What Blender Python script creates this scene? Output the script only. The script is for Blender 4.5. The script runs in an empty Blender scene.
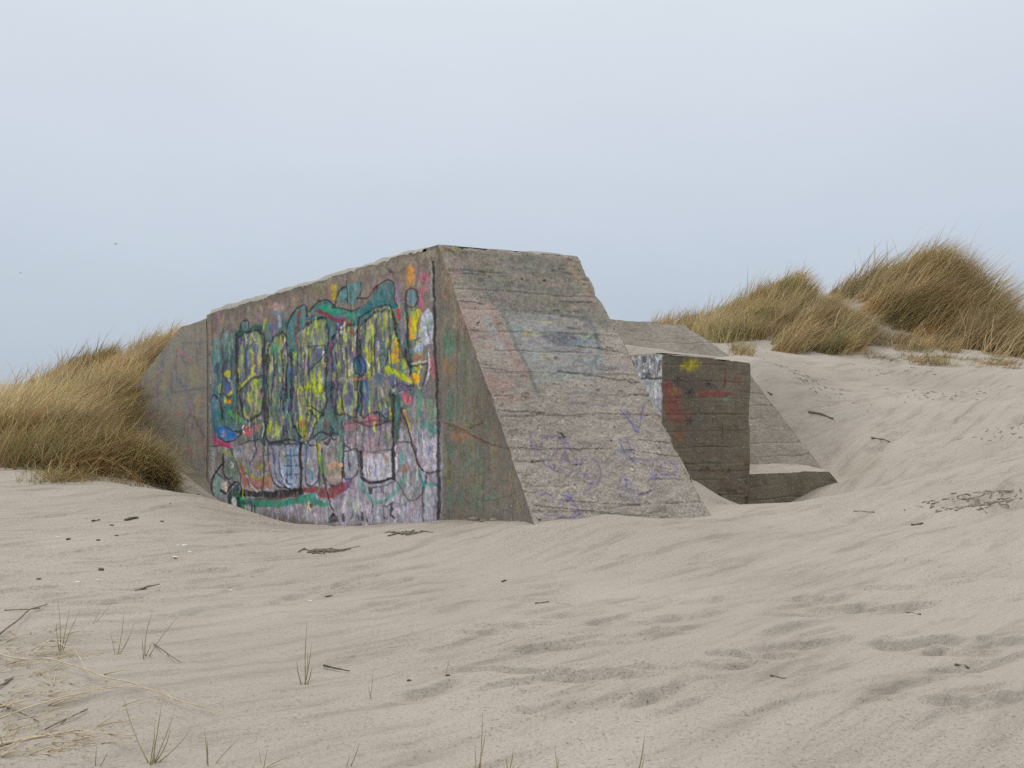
import bpy, math, random
import numpy as np

random.seed(7)
RNG = np.random.default_rng(11)
SC = bpy.context.scene
COL = SC.collection

# ------------------------------------------------------------------ camera frame
EYE, F, CX, HOR = 1.6, 1000.0, 512.0, 400.0


def P(px, py, Y):
    """world point at depth Y seen at a photo pixel"""
    return ((px - CX) / F * Y, Y, EYE + (HOR - py) / F * Y)


def to_px(p):
    return CX + F * p[:, 0] / p[:, 1], HOR - F * (p[:, 2] - EYE) / p[:, 1]


def lin(c):
    c = np.asarray(c, float) / 255.0
    return np.where(c <= 0.04045, c / 12.92, ((c + 0.055) / 1.055) ** 2.4)


# ------------------------------------------------------------------ numpy noise
def _hash(ix, iy, iz, seed):
    h = (ix * 374761393 + iy * 668265263 + iz * 2147483647 + seed * 1274126177) & 0xFFFFFFFF
    h = ((h ^ (h >> 13)) * 1274126177) & 0xFFFFFFFF
    h = h ^ (h >> 16)
    return (h & 0xFFFF) / 65535.0


def vnoise(x, y, z=0.0, seed=0):
    x, y, z = np.broadcast_arrays(np.asarray(x, float), np.asarray(y, float), np.asarray(z, float))
    ix, iy, iz = (np.floor(v).astype(np.int64) for v in (x, y, z))
    fx, fy, fz = x - ix, y - iy, z - iz
    ux, uy, uz = (f * f * f * (f * (f * 6 - 15) + 10) for f in (fx, fy, fz))
    out = 0
    for dx in (0, 1):
        wx = ux if dx else 1 - ux
        for dy in (0, 1):
            wy = uy if dy else 1 - uy
            for dz in (0, 1):
                wz = uz if dz else 1 - uz
                out = out + wx * wy * wz * _hash(ix + dx, iy + dy, iz + dz, seed)
    return out * 2 - 1


def fbm(x, y, z=0.0, seed=0, octv=4, gain=0.5):
    a, s, f = 1.0, 0.0, 1.0
    for k in range(octv):
        s = s + a * vnoise(np.asarray(x) * f, np.asarray(y) * f, np.asarray(z) * f, seed + k * 17)
        a *= gain
        f *= 2.03
    return s


def sstep(a, b, x):
    t = np.clip((x - a) / (b - a), 0, 1)
    return t * t * (3 - 2 * t)


# ------------------------------------------------------------------ object helpers
def tag(o, label=None, cat=None, group=None, kind=None):
    if label:
        o['label'] = label
    if cat:
        o['category'] = cat
    if group:
        o['group'] = group
    if kind:
        o['kind'] = kind
    return o


def empty(name, loc=(0, 0, 0)):
    o = bpy.data.objects.new(name, None)
    o.empty_display_size = 0.1
    COL.objects.link(o)
    o.location = loc
    return o


def mesh_obj(name, verts, faces, mat, parent=None, smooth=False, cols=None, attr='paint'):
    """verts (N,3), faces list of tuples or (M,k) array; cols per vertex RGBA"""
    me = bpy.data.meshes.new(name)
    verts = np.asarray(verts, np.float32)
    if isinstance(faces, np.ndarray):
        k = faces.shape[1]
        m = len(faces)
        me.vertices.add(len(verts))
        me.vertices.foreach_set('co', verts.ravel())
        me.loops.add(m * k)
        me.loops.foreach_set('vertex_index', faces.astype(np.int32).ravel())
        me.polygons.add(m)
        me.polygons.foreach_set('loop_start', np.arange(0, m * k, k, dtype=np.int32))
        me.polygons.foreach_set('loop_total', np.full(m, k, np.int32))
        me.update(calc_edges=True)
        me.validate()
    else:
        me.from_pydata([tuple(map(float, v)) for v in verts], [], faces)
        me.update()
    if cols is not None:
        a = me.color_attributes.new(attr, 'FLOAT_COLOR', 'POINT')
        a.data.foreach_set('color', np.asarray(cols, np.float32).ravel())
    me.polygons.foreach_set('use_smooth', np.full(len(me.polygons), smooth, bool))
    me.materials.append(mat)
    o = bpy.data.objects.new(name, me)
    COL.objects.link(o)
    if parent:
        o.parent = parent
        o.location = (-parent.location[0], -parent.location[1], -parent.location[2])
    return o


def grid_faces(nu, nv, off=0):
    """nu x nv vertices, index u*nv+v"""
    u, v = np.meshgrid(np.arange(nu - 1), np.arange(nv - 1), indexing='ij')
    a = (u * nv + v).ravel()
    return np.stack([a, a + nv, a + nv + 1, a + 1], 1) + off


# ------------------------------------------------------------------ materials
def new_mat(name):
    m = bpy.data.materials.new(name)
    m.use_nodes = True
    nt = m.node_tree
    b = nt.nodes['Principled BSDF']
    b.inputs['Roughness'].default_value = 0.9
    b.inputs['Specular IOR Level'].default_value = 0.2
    return m, nt, b


def N(nt, t, **kw):
    n = nt.nodes.new(t)
    for k, v in kw.items():
        setattr(n, k, v)
    return n


def noise_n(nt, vec, scale, detail=4, rough=0.6):
    n = N(nt, 'ShaderNodeTexNoise')
    n.inputs['Scale'].default_value = scale
    n.inputs['Detail'].default_value = detail
    n.inputs['Roughness'].default_value = rough
    nt.links.new(vec, n.inputs['Vector'])
    return n.outputs['Fac']


def ramp_n(nt, fac, stops):
    r = N(nt, 'ShaderNodeValToRGB')
    e = r.color_ramp.elements
    while len(e) < len(stops):
        e.new(0.5)
    for el, (p, c) in zip(e, stops):
        el.position = p
        el.color = (c[0], c[1], c[2], 1) if len(c) == 3 else c
    nt.links.new(fac, r.inputs['Fac'])
    return r.outputs['Color']


def mix_n(nt, fac, a, b, mode='MIX'):
    m = N(nt, 'ShaderNodeMix', data_type='RGBA', blend_type=mode)
    if isinstance(fac, (int, float)):
        m.inputs[0].default_value = fac
    else:
        nt.links.new(fac, m.inputs[0])
    for i, s in ((6, a), (7, b)):
        if hasattr(s, 'links'):
            nt.links.new(s, m.inputs[i])
        else:
            m.inputs[i].default_value = (s[0], s[1], s[2], 1)
    return m.outputs[2]


def pos_vec(nt, scale=(1, 1, 1), rot=(0, 0, 0)):
    g = N(nt, 'ShaderNodeTexCoord')
    mr = N(nt, 'ShaderNodeMapping')
    mr.inputs['Rotation'].default_value = rot
    nt.links.new(g.outputs['Object'], mr.inputs['Vector'])
    mp = N(nt, 'ShaderNodeMapping')
    mp.inputs['Scale'].default_value = scale
    nt.links.new(mr.outputs['Vector'], mp.inputs['Vector'])
    return mp.outputs['Vector']


def bump_n(nt, bsdf, h, strength, dist):
    b = N(nt, 'ShaderNodeBump')
    b.inputs['Strength'].default_value = strength
    b.inputs['Distance'].default_value = dist
    nt.links.new(h, b.inputs['Height'])
    nt.links.new(b.outputs['Normal'], bsdf.inputs['Normal'])


def concrete_mat(name, dark, light, painted=True, pebbles=0.5, bump=0.5):
    m, nt, b = new_mat(name)
    v = pos_vec(nt)
    big = noise_n(nt, v, 0.9, 5, 0.65)
    c = ramp_n(nt, big, [(0.3, dark), (0.7, light)])
    vs = pos_vec(nt, (5.0, 5.0, 0.5))
    streak = noise_n(nt, vs, 1.2, 4, 0.6)
    c = mix_n(nt, 0.4, c, ramp_n(nt, streak, [(0.3, (0.7, 0.69, 0.67)), (0.65, (1.1, 1.1, 1.1))]), 'MULTIPLY')
    fine = noise_n(nt, v, 38, 5, 0.75)
    c = mix_n(nt, 0.85, c, ramp_n(nt, fine, [(0.28, (0.35, 0.34, 0.33)), (0.5, (0.98, 0.98, 0.98)), (0.72, (1.45, 1.43, 1.4))]), 'MULTIPLY')
    vo = N(nt, 'ShaderNodeTexVoronoi')
    vo.inputs['Scale'].default_value = 26
    nt.links.new(v, vo.inputs['Vector'])
    sep = N(nt, 'ShaderNodeSeparateColor')
    nt.links.new(vo.outputs['Color'], sep.inputs[0])
    pick = N(nt, 'ShaderNodeMath', operation='GREATER_THAN')
    pick.inputs[1].default_value = 0.74
    nt.links.new(sep.outputs[0], pick.inputs[0])
    near = N(nt, 'ShaderNodeMath', operation='LESS_THAN')
    near.inputs[1].default_value = 0.33
    nt.links.new(vo.outputs['Distance'], near.inputs[0])
    mm = N(nt, 'ShaderNodeMath', operation='MULTIPLY')
    nt.links.new(pick.outputs[0], mm.inputs[0])
    nt.links.new(near.outputs[0], mm.inputs[1])
    m2 = N(nt, 'ShaderNodeMath', operation='MULTIPLY')
    m2.inputs[1].default_value = pebbles
    nt.links.new(mm.outputs[0], m2.inputs[0])
    peb = ramp_n(nt, sep.outputs[1], [(0.0, (0.12, 0.10, 0.08)), (0.45, (0.26, 0.23, 0.19)), (0.8, (0.4, 0.37, 0.32)), (1.0, (0.62, 0.6, 0.56))])
    c = mix_n(nt, m2.outputs[0], c, peb)
    if painted:
        at = N(nt, 'ShaderNodeVertexColor', layer_name='paint')
        fl = noise_n(nt, pos_vec(nt, (22, 22, 9)), 1.6, 5, 0.7)
        flk = N(nt, 'ShaderNodeMapRange')
        flk.inputs['From Min'].default_value = 0.34
        flk.inputs['From Max'].default_value = 0.5
        flk.inputs['To Min'].default_value = 0.55
        flk.inputs['To Max'].default_value = 1.0
        nt.links.new(fl, flk.inputs['Value'])
        am = N(nt, 'ShaderNodeMath', operation='MULTIPLY')
        nt.links.new(at.outputs['Alpha'], am.inputs[0])
        nt.links.new(flk.outputs[0], am.inputs[1])
        pc = mix_n(nt, 0.5, at.outputs['Color'], ramp_n(nt, fine, [(0.3, (0.45, 0.45, 0.45)), (0.5, (1, 1, 1)), (0.7, (1.4, 1.4, 1.4))]), 'MULTIPLY')
        c = mix_n(nt, am.outputs[0], c, pc)
    nt.links.new(c, b.inputs['Base Color'])
    hs = N(nt, 'ShaderNodeMath', operation='ADD')
    nt.links.new(noise_n(nt, v, 16, 6, 0.7), hs.inputs[0])
    nt.links.new(mm.outputs[0], hs.inputs[1])
    bump_n(nt, b, hs.outputs[0], bump, 0.02)
    b.inputs['Roughness'].default_value = 0.93
    return m


def sand_mat(name, tint=1.0, cracks=True):
    m, nt, b = new_mat(name)
    v = pos_vec(nt)
    a = ramp_n(nt, noise_n(nt, v, 0.35, 4, 0.6), [(0.3, (0.340 * tint, 0.299 * tint, 0.253 * tint)), (0.7, (0.412 * tint, 0.367 * tint, 0.316 * tint))])
    # wind streaks: long thin bands of coarser, darker grains
    vs = pos_vec(nt, (0.42, 2.8, 1.0), (0, 0, math.radians(-42)))
    st = noise_n(nt, vs, 1.7, 6, 0.68)
    a = mix_n(nt, 0.6, a, ramp_n(nt, st, [(0.33, (0.62, 0.60, 0.57)), (0.48, (1, 1, 1)), (0.7, (1.12, 1.12, 1.12))]), 'MULTIPLY')
    # coarse speckled lag surface in patches
    patch = ramp_n(nt, noise_n(nt, v, 0.28, 3, 0.5), [(0.36, (0.15, 0.15, 0.15)), (0.55, (1, 1, 1))])
    sp = ramp_n(nt, noise_n(nt, v, 55, 3, 0.7), [(0.31, (0.42, 0.39, 0.36)), (0.43, (0.97, 0.96, 0.95)), (0.66, (1.06, 1.06, 1.06))])
    a = mix_n(nt, patch, a, mix_n(nt, 0.9, a, sp, 'MULTIPLY'))
    gr = ramp_n(nt, noise_n(nt, v, 130, 3, 0.8), [(0.3, (0.72, 0.71, 0.7)), (0.5, (1, 1, 1)), (0.7, (1.18, 1.18, 1.18))])
    a = mix_n(nt, 0.8, a, gr, 'MULTIPLY')
    nt.links.new(a, b.inputs['Base Color'])
    h = N(nt, 'ShaderNodeMath', operation='MULTIPLY_ADD')
    h.inputs[1].default_value = 0.35
    nt.links.new(noise_n(nt, v, 45, 4, 0.7), h.inputs[0])
    nt.links.new(noise_n(nt, pos_vec(nt, (1.0, 5.0, 1), (0, 0, math.radians(-38))), 2.4, 5, 0.62), h.inputs[2])
    # wind-cut laminae: terraces with a sharp little edge
    ln = N(nt, 'ShaderNodeMath', operation='MULTIPLY')
    ln.inputs[1].default_value = 5.0
    nt.links.new(noise_n(nt, pos_vec(nt, (0.4, 1.7, 1), (0, 0, math.radians(-40))), 1.5, 5, 0.6), ln.inputs[0])
    fr = N(nt, 'ShaderNodeMath', operation='FRACT')
    nt.links.new(ln.outputs[0], fr.inputs[0])
    mk = N(nt, 'ShaderNodeMapRange')
    mk.inputs['From Min'].default_value = 0.48
    mk.inputs['From Max'].default_value = 0.62
    nt.links.new(noise_n(nt, v, 1.1, 3, 0.6), mk.inputs['Value'])
    lm = N(nt, 'ShaderNodeMath', operation='MULTIPLY')
    nt.links.new(fr.outputs[0], lm.inputs[0])
    nt.links.new(mk.outputs[0], lm.inputs[1])
    h2 = N(nt, 'ShaderNodeMath', operation='MULTIPLY_ADD')
    h2.inputs[1].default_value = 0.22
    nt.links.new(lm.outputs[0], h2.inputs[0])
    nt.links.new(h.outputs[0], h2.inputs[2])
    bump_n(nt, b, h2.outputs[0], 0.6, 0.05)
    b.inputs['Roughness'].default_value = 0.97
    b.inputs['Specular IOR Level'].default_value = 0.1
    return m


def grass_mat(name, stops, transl=0.5):
    m, nt, b = new_mat(name)
    g = N(nt, 'ShaderNodeNewGeometry')
    c = ramp_n(nt, g.outputs['Random Per Island'], stops)
    v = pos_vec(nt)
    c = mix_n(nt, 0.6, c, ramp_n(nt, noise_n(nt, v, 0.8, 3, 0.6), [(0.3, (0.72, 0.72, 0.68)), (0.7, (1.15, 1.12, 1.06))]), 'MULTIPLY')
    at = N(nt, 'ShaderNodeVertexColor', layer_name='tint')
    c = mix_n(nt, 1.0, c, at.outputs['Color'], 'MULTIPLY')
    nt.links.new(c, b.inputs['Base Color'])
    b.inputs['Roughness'].default_value = 0.7
    tr = N(nt, 'ShaderNodeBsdfTranslucent')
    nt.links.new(c, tr.inputs['Color'])
    mx = N(nt, 'ShaderNodeMixShader')
    mx.inputs[0].default_value = transl
    nt.links.new(b.outputs[0], mx.inputs[1])
    nt.links.new(tr.outputs[0], mx.inputs[2])
    nt.links.new(mx.outputs[0], nt.nodes['Material Output'].inputs['Surface'])
    return m


def plain_mat(name, c1, c2, scale=20, rough=0.85):
    m, nt, b = new_mat(name)
    c = ramp_n(nt, noise_n(nt, pos_vec(nt), scale, 4, 0.6), [(0.3, c1), (0.7, c2)])
    nt.links.new(c, b.inputs['Base Color'])
    b.inputs['Roughness'].default_value = rough
    return m


M_WALL = concrete_mat('painted_flank_concrete', (0.188, 0.166, 0.136), (0.287, 0.257, 0.215), pebbles=0.4)
M_SLOPE = concrete_mat('weathered_sloping_concrete', (0.302, 0.262, 0.222), (0.424, 0.376, 0.323), pebbles=0.85, bump=0.9)
M_ANNEX = concrete_mat('brown_stained_concrete', (0.145, 0.12, 0.088), (0.225, 0.19, 0.145), pebbles=0.5)
M_BACK = concrete_mat('pale_grey_concrete', (0.232, 0.2, 0.165), (0.34, 0.3, 0.25), painted=False, pebbles=0.8, bump=0.9)
M_SAND = sand_mat('pale_beach_sand')
M_CAP = plain_mat('sandy_roof_crust', (0.28, 0.26, 0.225), (0.39, 0.365, 0.32), 9)
STRAW = [(0.0, (0.68, 0.54, 0.33)), (0.25, (0.57, 0.45, 0.26)), (0.5, (0.45, 0.355, 0.195)), (0.72, (0.32, 0.27, 0.14)), (0.85, (0.40, 0.28, 0.16)), (1.0, (0.76, 0.65, 0.45))]
OLIVE = [(0.0, (0.54, 0.41, 0.23)), (0.25, (0.42, 0.32, 0.17)), (0.5, (0.30, 0.25, 0.115)), (0.7, (0.22, 0.205, 0.09)), (0.85, (0.36, 0.22, 0.11)), (1.0, (0.62, 0.5, 0.32))]
PALE = [(0.0, (0.74, 0.60, 0.38)), (0.3, (0.65, 0.515, 0.31)), (0.55, (0.55, 0.43, 0.25)), (0.75, (0.41, 0.335, 0.18)), (0.88, (0.48, 0.34, 0.2)), (1.0, (0.78, 0.67, 0.48))]
M_STRAW = grass_mat('straw_marram', STRAW)
M_OLIVE = grass_mat('olive_marram', OLIVE)
M_PALE = grass_mat('pale_marram', PALE)
M_STALK = plain_mat('dry_stalk', (0.42, 0.34, 0.21), (0.62, 0.52, 0.36), 12)
M_TWIG = plain_mat('grey_brown_twig', (0.10, 0.08, 0.06), (0.24, 0.2, 0.155), 30)
M_LITTER = plain_mat('beach_litter', (0.19, 0.155, 0.12), (0.34, 0.29, 0.235), 5)
M_DARK = plain_mat('dark_wood', (0.06, 0.05, 0.04), (0.16, 0.13, 0.10), 30)
M_WOOD = plain_mat('weathered_wood', (0.16, 0.125, 0.085), (0.27, 0.22, 0.16), 18)
M_SHELL = plain_mat('white_shell', (0.62, 0.59, 0.54), (0.78, 0.76, 0.72), 40, 0.5)
M_BIRD = plain_mat('bird_feather', (0.10, 0.10, 0.105), (0.2, 0.2, 0.21), 20)

# ------------------------------------------------------------------ bunker axes
C0 = np.array([-0.962, 13.0])          # near top corner of the painted flank wall
D = np.array([-0.5049, 0.8632])        # along the flank wall, away from the camera
Q = np.array([0.8632, 0.5049])         # across the sloping face
ROOF = 3.63
BAT = 0.705                            # horizontal run per metre of the sloping face


def W(t, s, z):
    """bunker coordinates -> world"""
    t, s, z = np.broadcast_arrays(np.asarray(t, float), np.asarray(s, float), np.asarray(z, float))
    return np.stack([C0[0] + D[0] * t + Q[0] * s, C0[1] + D[1] * t + Q[1] * s, z], -1)


RT0, RS0 = 0.0, 2.2                   # near right top corner
# annex corner A = (4.05,17) in bunker coordinates
_A = np.array([4.05, 17.0]) - C0
AT, AS = float(_A @ D), float(_A @ Q)

# ------------------------------------------------------------------ terrain
CT = []


def ct(px, py, Y):
    CT.append(P(px, py, Y))


def cw(x, y, z):
    CT.append((x, y, z))


for a in [(0, 768, 4.15), (512, 768, 4.35), (1024, 768, 4.0), (0, 640, 6.15), (256, 640, 6.5), (512, 640, 6.6), (768, 640, 6.3), (1024, 640, 5.9),
          (0, 560, 9.2), (150, 560, 9.6), (300, 560, 9.9), (512, 560, 9.9), (700, 560, 9.6), (850, 560, 9.2), (1024, 560, 8.4),
          (0, 510, 12.0), (100, 510, 12.2), (250, 529, 12.0), (340, 530, 11.8), (440, 522, 12.3), (532, 524, 10.9), (600, 522, 11.0), (705, 516, 12.1),
          (0, 493, 13.8), (80, 489, 14.2), (150, 488, 14.2), (200, 500, 13.6), (235, 516, 13.4), (275, 527, 13.0), (195, 494, 20.5), (170, 486, 21.0), (183, 503, 22.6), (160, 478, 22.9), (175, 492, 22.9), (192, 502, 22.9), (145, 455, 23.2), (132, 436, 23.6), (170, 486, 21.8), (150, 476, 21.5), (130, 456, 22.3), (320, 530, 13.5), (200, 508, 18), (230, 515, 20), (215, 508, 21), (260, 523, 19), (300, 530, 17.3), (335, 532, 16), (240, 520, 17),
          (130, 480, 16.5), (190, 482, 18.5), (100, 440, 19.0), (40, 430, 19.5), (150, 452, 19.0), (30, 465, 17.0), (0, 455, 18), (-80, 450, 18), (-200, 450, 17),
          (207, 495, 22.0), (300, 535, 16.8),
          (60, 400, 23.5), (0, 420, 24), (110, 400, 24.5), (150, 388, 26), (178, 345, 27.5), (128, 368, 27.5), (90, 366, 32), (30, 388, 31), (-60, 412, 29), (-200, 420, 29), (205, 335, 31),
          (760, 505, 12.7), (850, 493, 13.2), (940, 472, 14.2), (1024, 450, 15.5), (1120, 430, 16), (1024, 500, 11.5), (900, 520, 11.5),
          (694, 482, 15.3), (687, 474, 16.25), (740, 500, 16.75), (757, 490, 17.2), (792, 508, 17.8), (730, 515, 15.0), (800, 512, 15.4), (770, 512, 16.2),
          (848, 484, 19.0), (870, 488, 17.5), (835, 471, 19.6), (900, 470, 18.2), (940, 440, 19.8), (940, 390, 24), (850, 385, 23.6), (880, 420, 21.2),
          (760, 362, 21.2), (766, 386, 20.6), (795, 424, 20.2), (800, 372, 22.4), (870, 367, 26), (1024, 371, 24), (1024, 405, 20), (1130, 390, 21), (745, 358, 22.5), (735, 352, 25.5),
          (920, 266, 33), (960, 285, 32), (880, 280, 33), (856, 298, 32.5), (790, 283, 33), (770, 296, 34), (850, 288, 34), (832, 304, 33), (1000, 326, 31), (980, 306, 32), (1030, 356, 31), (700, 330, 32), (650, 328, 36), (735, 335, 29), (1024, 356, 28), (1100, 372, 28), (940, 335, 29.5), (900, 345, 28.5), (830, 345, 28.5),
          (780, 345, 28)]:
    ct(*a)
for a in [(0, 0, 0.0), (-4, 1.5, 0.1), (4, 1, 0.2), (0, -8, -0.2), (-12, -6, 0.2), (12, -6, 0.5), (-14, 6, 0.5), (14, 8, 1.4), (-20, 14, 1.0), (22, 16, 2.4), (-22, 30, 1.6), (26, 30, 3.2),
          (1.2, 16.5, 0.1), (0.4, 18.5, 0.3), (2.2, 19.5, 0.6), (-4.2, 17.8, -0.62), (-6.4, 22.0, -0.75),
          (0, 30, 2.0), (-6, 30, 2.2), (10, 44, 3.2), (-8, 42, 2.6), (0, 45, 2.5), (20, 44, 3.4), (-22, 45, 2.0), (0, 70, 1.5), (40, 60, 2.0), (-40, 60, 1.6), (45, 10, 2.0), (-45, 10, 1.0), (0, -40, 0), (40, -30, .6), (-40, -30, .4)]:
    cw(*a)
_wf = lambda t, s_, z: cw(*[float(v) for v in W(t, s_, z)])
for s_, z_ in [(.2, -.42), (.8, -.45), (1.4, -.38), (2.0, -.16), (2.5, .02), (2.9, .2), (3.4, .45)]:
    _wf(AT + .35, AS + s_, z_)
for s_, z_ in [(.15, -.4), (-.2, -.3), (-.7, -.05), (-1.2, .2), (-1.8, .42)]:
    _wf(AT - .15, AS + s_, z_)
for s_, z_ in [(.4, -.36), (1.2, -.34), (2.0, -.1)]:
    _wf(AT - .6, AS + s_, z_)
for s_, z_ in [(3.2, .3), (3.1, .8), (2.9, 1.3), (2.6, 1.8)]:
    _wf(AT + 1.35 + (z_ - .3) * .75, AS + s_ + .1, z_ - .02)
for a in [(735, 324, 36), (715, 326, 38), (690, 326, 40), (760, 312, 36), (740, 322, 40)]:
    ct(*a)
CT = np.array(CT)
SOFT = 0.5


def _phi(r2):
    return np.sqrt(r2 + SOFT * SOFT)


_n = len(CT)
_A1 = _phi(((CT[:, None, :2] - CT[None, :, :2]) ** 2).sum(-1)) - np.eye(_n) * 0.04
_M = np.zeros((_n + 1, _n + 1))
_M[:_n, :_n] = _A1
_M[:_n, _n] = _M[_n, :_n] = 1
_W = np.linalg.solve(_M, np.append(CT[:, 2], 0))

SCARPS = []      # (x, y, length, width, depth, angle): footprints and little wind scarps


def base_h(x, y):
    x = np.asarray(x, float).ravel()
    y = np.asarray(y, float).ravel()
    out = np.empty(len(x))
    for i in range(0, len(x), 20000):
        dx = x[i:i + 20000, None] - CT[None, :, 0]
        dy = y[i:i + 20000, None] - CT[None, :, 1]
        out[i:i + 20000] = _phi(dx * dx + dy * dy) @ _W[:_n] + _W[_n]
    r = np.hypot(x, y - 15)
    k = sstep(55, 100, r)
    return out * (1 - k) + k * 1.2


def hit(px, py, y0=2.5, y1=60):
    """where the ray through a photo pixel meets the sand"""
    Y = np.arange(y0, y1, 0.04)
    x = (px - CX) / F * Y
    z = EYE + (HOR - py) / F * Y
    g = base_h(x, Y)
    k = np.argmax(g >= z)
    if g[k] < z[k]:
        return None
    return float(x[k]), float(Y[k]), float(g[k])


for px, py, L, Wd, dp, ang in [
        (708, 600, .55, .25, .035, 5), (735, 596, .4, .25, .03, 0), (800, 612, .5, .22, .04, 8), (845, 605, .45, .25, .05, 0), (895, 604, .5, .25, .06, -4),
        (760, 655, .55, .28, .05, 6), (800, 645, .6, .28, .05, 2), (920, 642, .5, .3, .075, -5), (955, 650, .35, .25, .06, -20), (1005, 640, .4, .25, .05, 5),
        (990, 700, .55, .22, .045, 3), (730, 561, .5, .25, .03, 6), (810, 545, .6, .25, .03, 4), (900, 560, .6, .25, .03, -2), (945, 575, .5, .25, .03, 2), (890, 585, .45, .22, .04, 0),
        (560, 678, .9, .10, .05, -8), (590, 683, .5, .12, .05, -14), (505, 632, .5, .15, .03, 8), (640, 622, .5, .16, .03, 10), (655, 640, .45, .16, .03, 4), (690, 617, .5, .2, .035, 10),
        (520, 603, .4, .16, .03, 6), (545, 590, .4, .16, .03, 12), (430, 693, .35, .25, .05, 40), (480, 640, .3, .15, .03, 0), (610, 560, .5, .15, .02, 15),
        (980, 500, .9, .4, .07, 0), (1010, 508, .6, .3, .06, 6), (960, 497, .5, .3, .06, -10), (865, 520, .5, .25, .04, 0), (930, 432, .6, .3, .05, -30), (960, 425, .5, .3, .05, 20),
        (1000, 430, .6, .3, .06, 0), (970, 455, .7, .3, .05, 10), (1010, 468, .5, .3, .05, 0), (940, 480, .6, .2, .04, 5), (830, 505, .6, .2, .03, 8),
        (230, 540, .8, .12, .03, 24), (150, 588, .7, .12, .04, 24), (110, 600, .7, .12, .03, 22), (190, 570, .8, .12, .025, 22), (260, 560, .7, .12, .025, 20), (60, 560, .8, .12, .03, 22), (20, 572, .6, .12, .03, 20),
        (310, 535, .7, .12, .025, 14), (240, 575, .6, .12, .025, 24)]:
    h = hit(px, py)
    if h:
        SCARPS.append((h[0], h[1], L, Wd * .6, dp * .8, math.radians(ang)))
_rs = random.Random(4)
for _k in range(60):
    h = hit(_rs.uniform(860, 1060), _rs.uniform(385, 490))
    if h:
        SCARPS.append((h[0], h[1], _rs.uniform(.2, .5), _rs.uniform(.1, .2), _rs.uniform(.03, .06), _rs.uniform(-.5, .5)))
for _k in range(70):
    h = hit(_rs.uniform(500, 1024), _rs.uniform(530, 720))
    if h:
        SCARPS.append((h[0], h[1], _rs.uniform(.25, .6), _rs.uniform(.06, .12), _rs.uniform(.012, .028), _rs.uniform(.1, .7)))
for _k in range(60):
    h = hit(_rs.uniform(0, 420), _rs.uniform(500, 610))
    if h:
        SCARPS.append((h[0], h[1], _rs.uniform(.4, .9), _rs.uniform(.06, .11), _rs.uniform(.012, .03), _rs.uniform(.7, 1.15)))


def terrain(x, y, fine=True):
    sh = np.shape(x)
    x = np.asarray(x, float).ravel()
    y = np.asarray(y, float).ravel()
    z = base_h(x, y)
    if fine:
        ca, sa = math.cos(math.radians(38)), math.sin(math.radians(38))
        u, v = x * ca + y * sa, -x * sa + y * ca
        near = sstep(40, 8, np.hypot(x, y))
        # broad swells, streaky wind relief with steeper lee sides
        z = z + 0.035 * fbm(x * 0.6, y * 0.8, 0, 3, 3)
        w = fbm(u * 0.9, v * 3.2, 0, 21, 4)
        z = z + near * 0.011 * (w - 1.6 * np.maximum(w, 0) ** 2)
        rg = 1 - np.abs(fbm(u * 0.55, v * 1.9, 3.3, 44, 3))
        z = z + near * 0.022 * np.maximum(rg - 0.72, 0) / 0.28
        z = z + near * 0.004 * fbm(x * 7, y * 9, 0, 61, 3)
        for sx, sy, L, Wd, dp, a in SCARPS:
            c, s = math.cos(a), math.sin(a)
            m = (np.abs(x - sx) < L * 1.6) & (np.abs(y - sy) < L * 1.6)
            if not m.any():
                continue
            dx, dy = x[m] - sx, y[m] - sy
            wob = 0.35 * Wd * vnoise(dx * 6 + sx * 9, sy * 3, 0, 5)
            lx, ly = (dx * c + dy * s) / L, (-dx * s + dy * c + wob) / Wd
            env = np.exp(-(lx * 1.6) ** 4)
            # hollow with a sharp far lip and a soft near ramp
            prof = np.where(ly > 0, np.exp(-(ly * 5.5) ** 2) * 0.0, 0) - sstep(-1.6, 0.0, ly) * sstep(0.10, -0.02, ly) + 0.35 * np.exp(-((ly - 0.35) / 0.3) ** 2)
            z[m] += dp * env * prof
    return z.reshape(sh)


def spaced(lo, hi, f):
    out = [lo]
    while out[-1] < hi:
        out.append(out[-1] + f(out[-1]))
    return np.array(out)


ypos = spaced(2.2, 48, lambda y: min(max(0.016, y * y / 2100), 0.085) if y < 20 else 0.12 + (y - 20) * 0.006)
yneg = -spaced(0, 60, lambda y: 0.2 + y * 0.12)[1:][::-1]
ymid = np.arange(0, 2.19, 0.12)
yfar = spaced(ypos[-1] + 0.6, 900, lambda y: 0.8 + (y - 48) * 0.12)
ys = np.concatenate([yneg, ymid, ypos, yfar])
xr = spaced(0, 11, lambda x: 0.024 if x < 5.5 else 0.04)
xr = np.concatenate([xr, spaced(xr[-1] + 0.12, 30, lambda x: 0.15 + (x - 11) * 0.03), spaced(31.5, 900, lambda x: 1.2 + (x - 30) * 0.14)])
xs = np.concatenate([-xr[1:][::-1], xr])
GX, GY = np.meshgrid(xs, ys, indexing='ij')
GZ = terrain(GX, GY)
ground = mesh_obj('sand_ground', np.stack([GX, GY, GZ], -1).reshape(-1, 3), grid_faces(len(xs), len(ys)), M_SAND, smooth=True)
tag(ground, kind='structure')


def gz(x, y):
    return float(terrain(np.array([x]), np.array([y]))[0])


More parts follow.
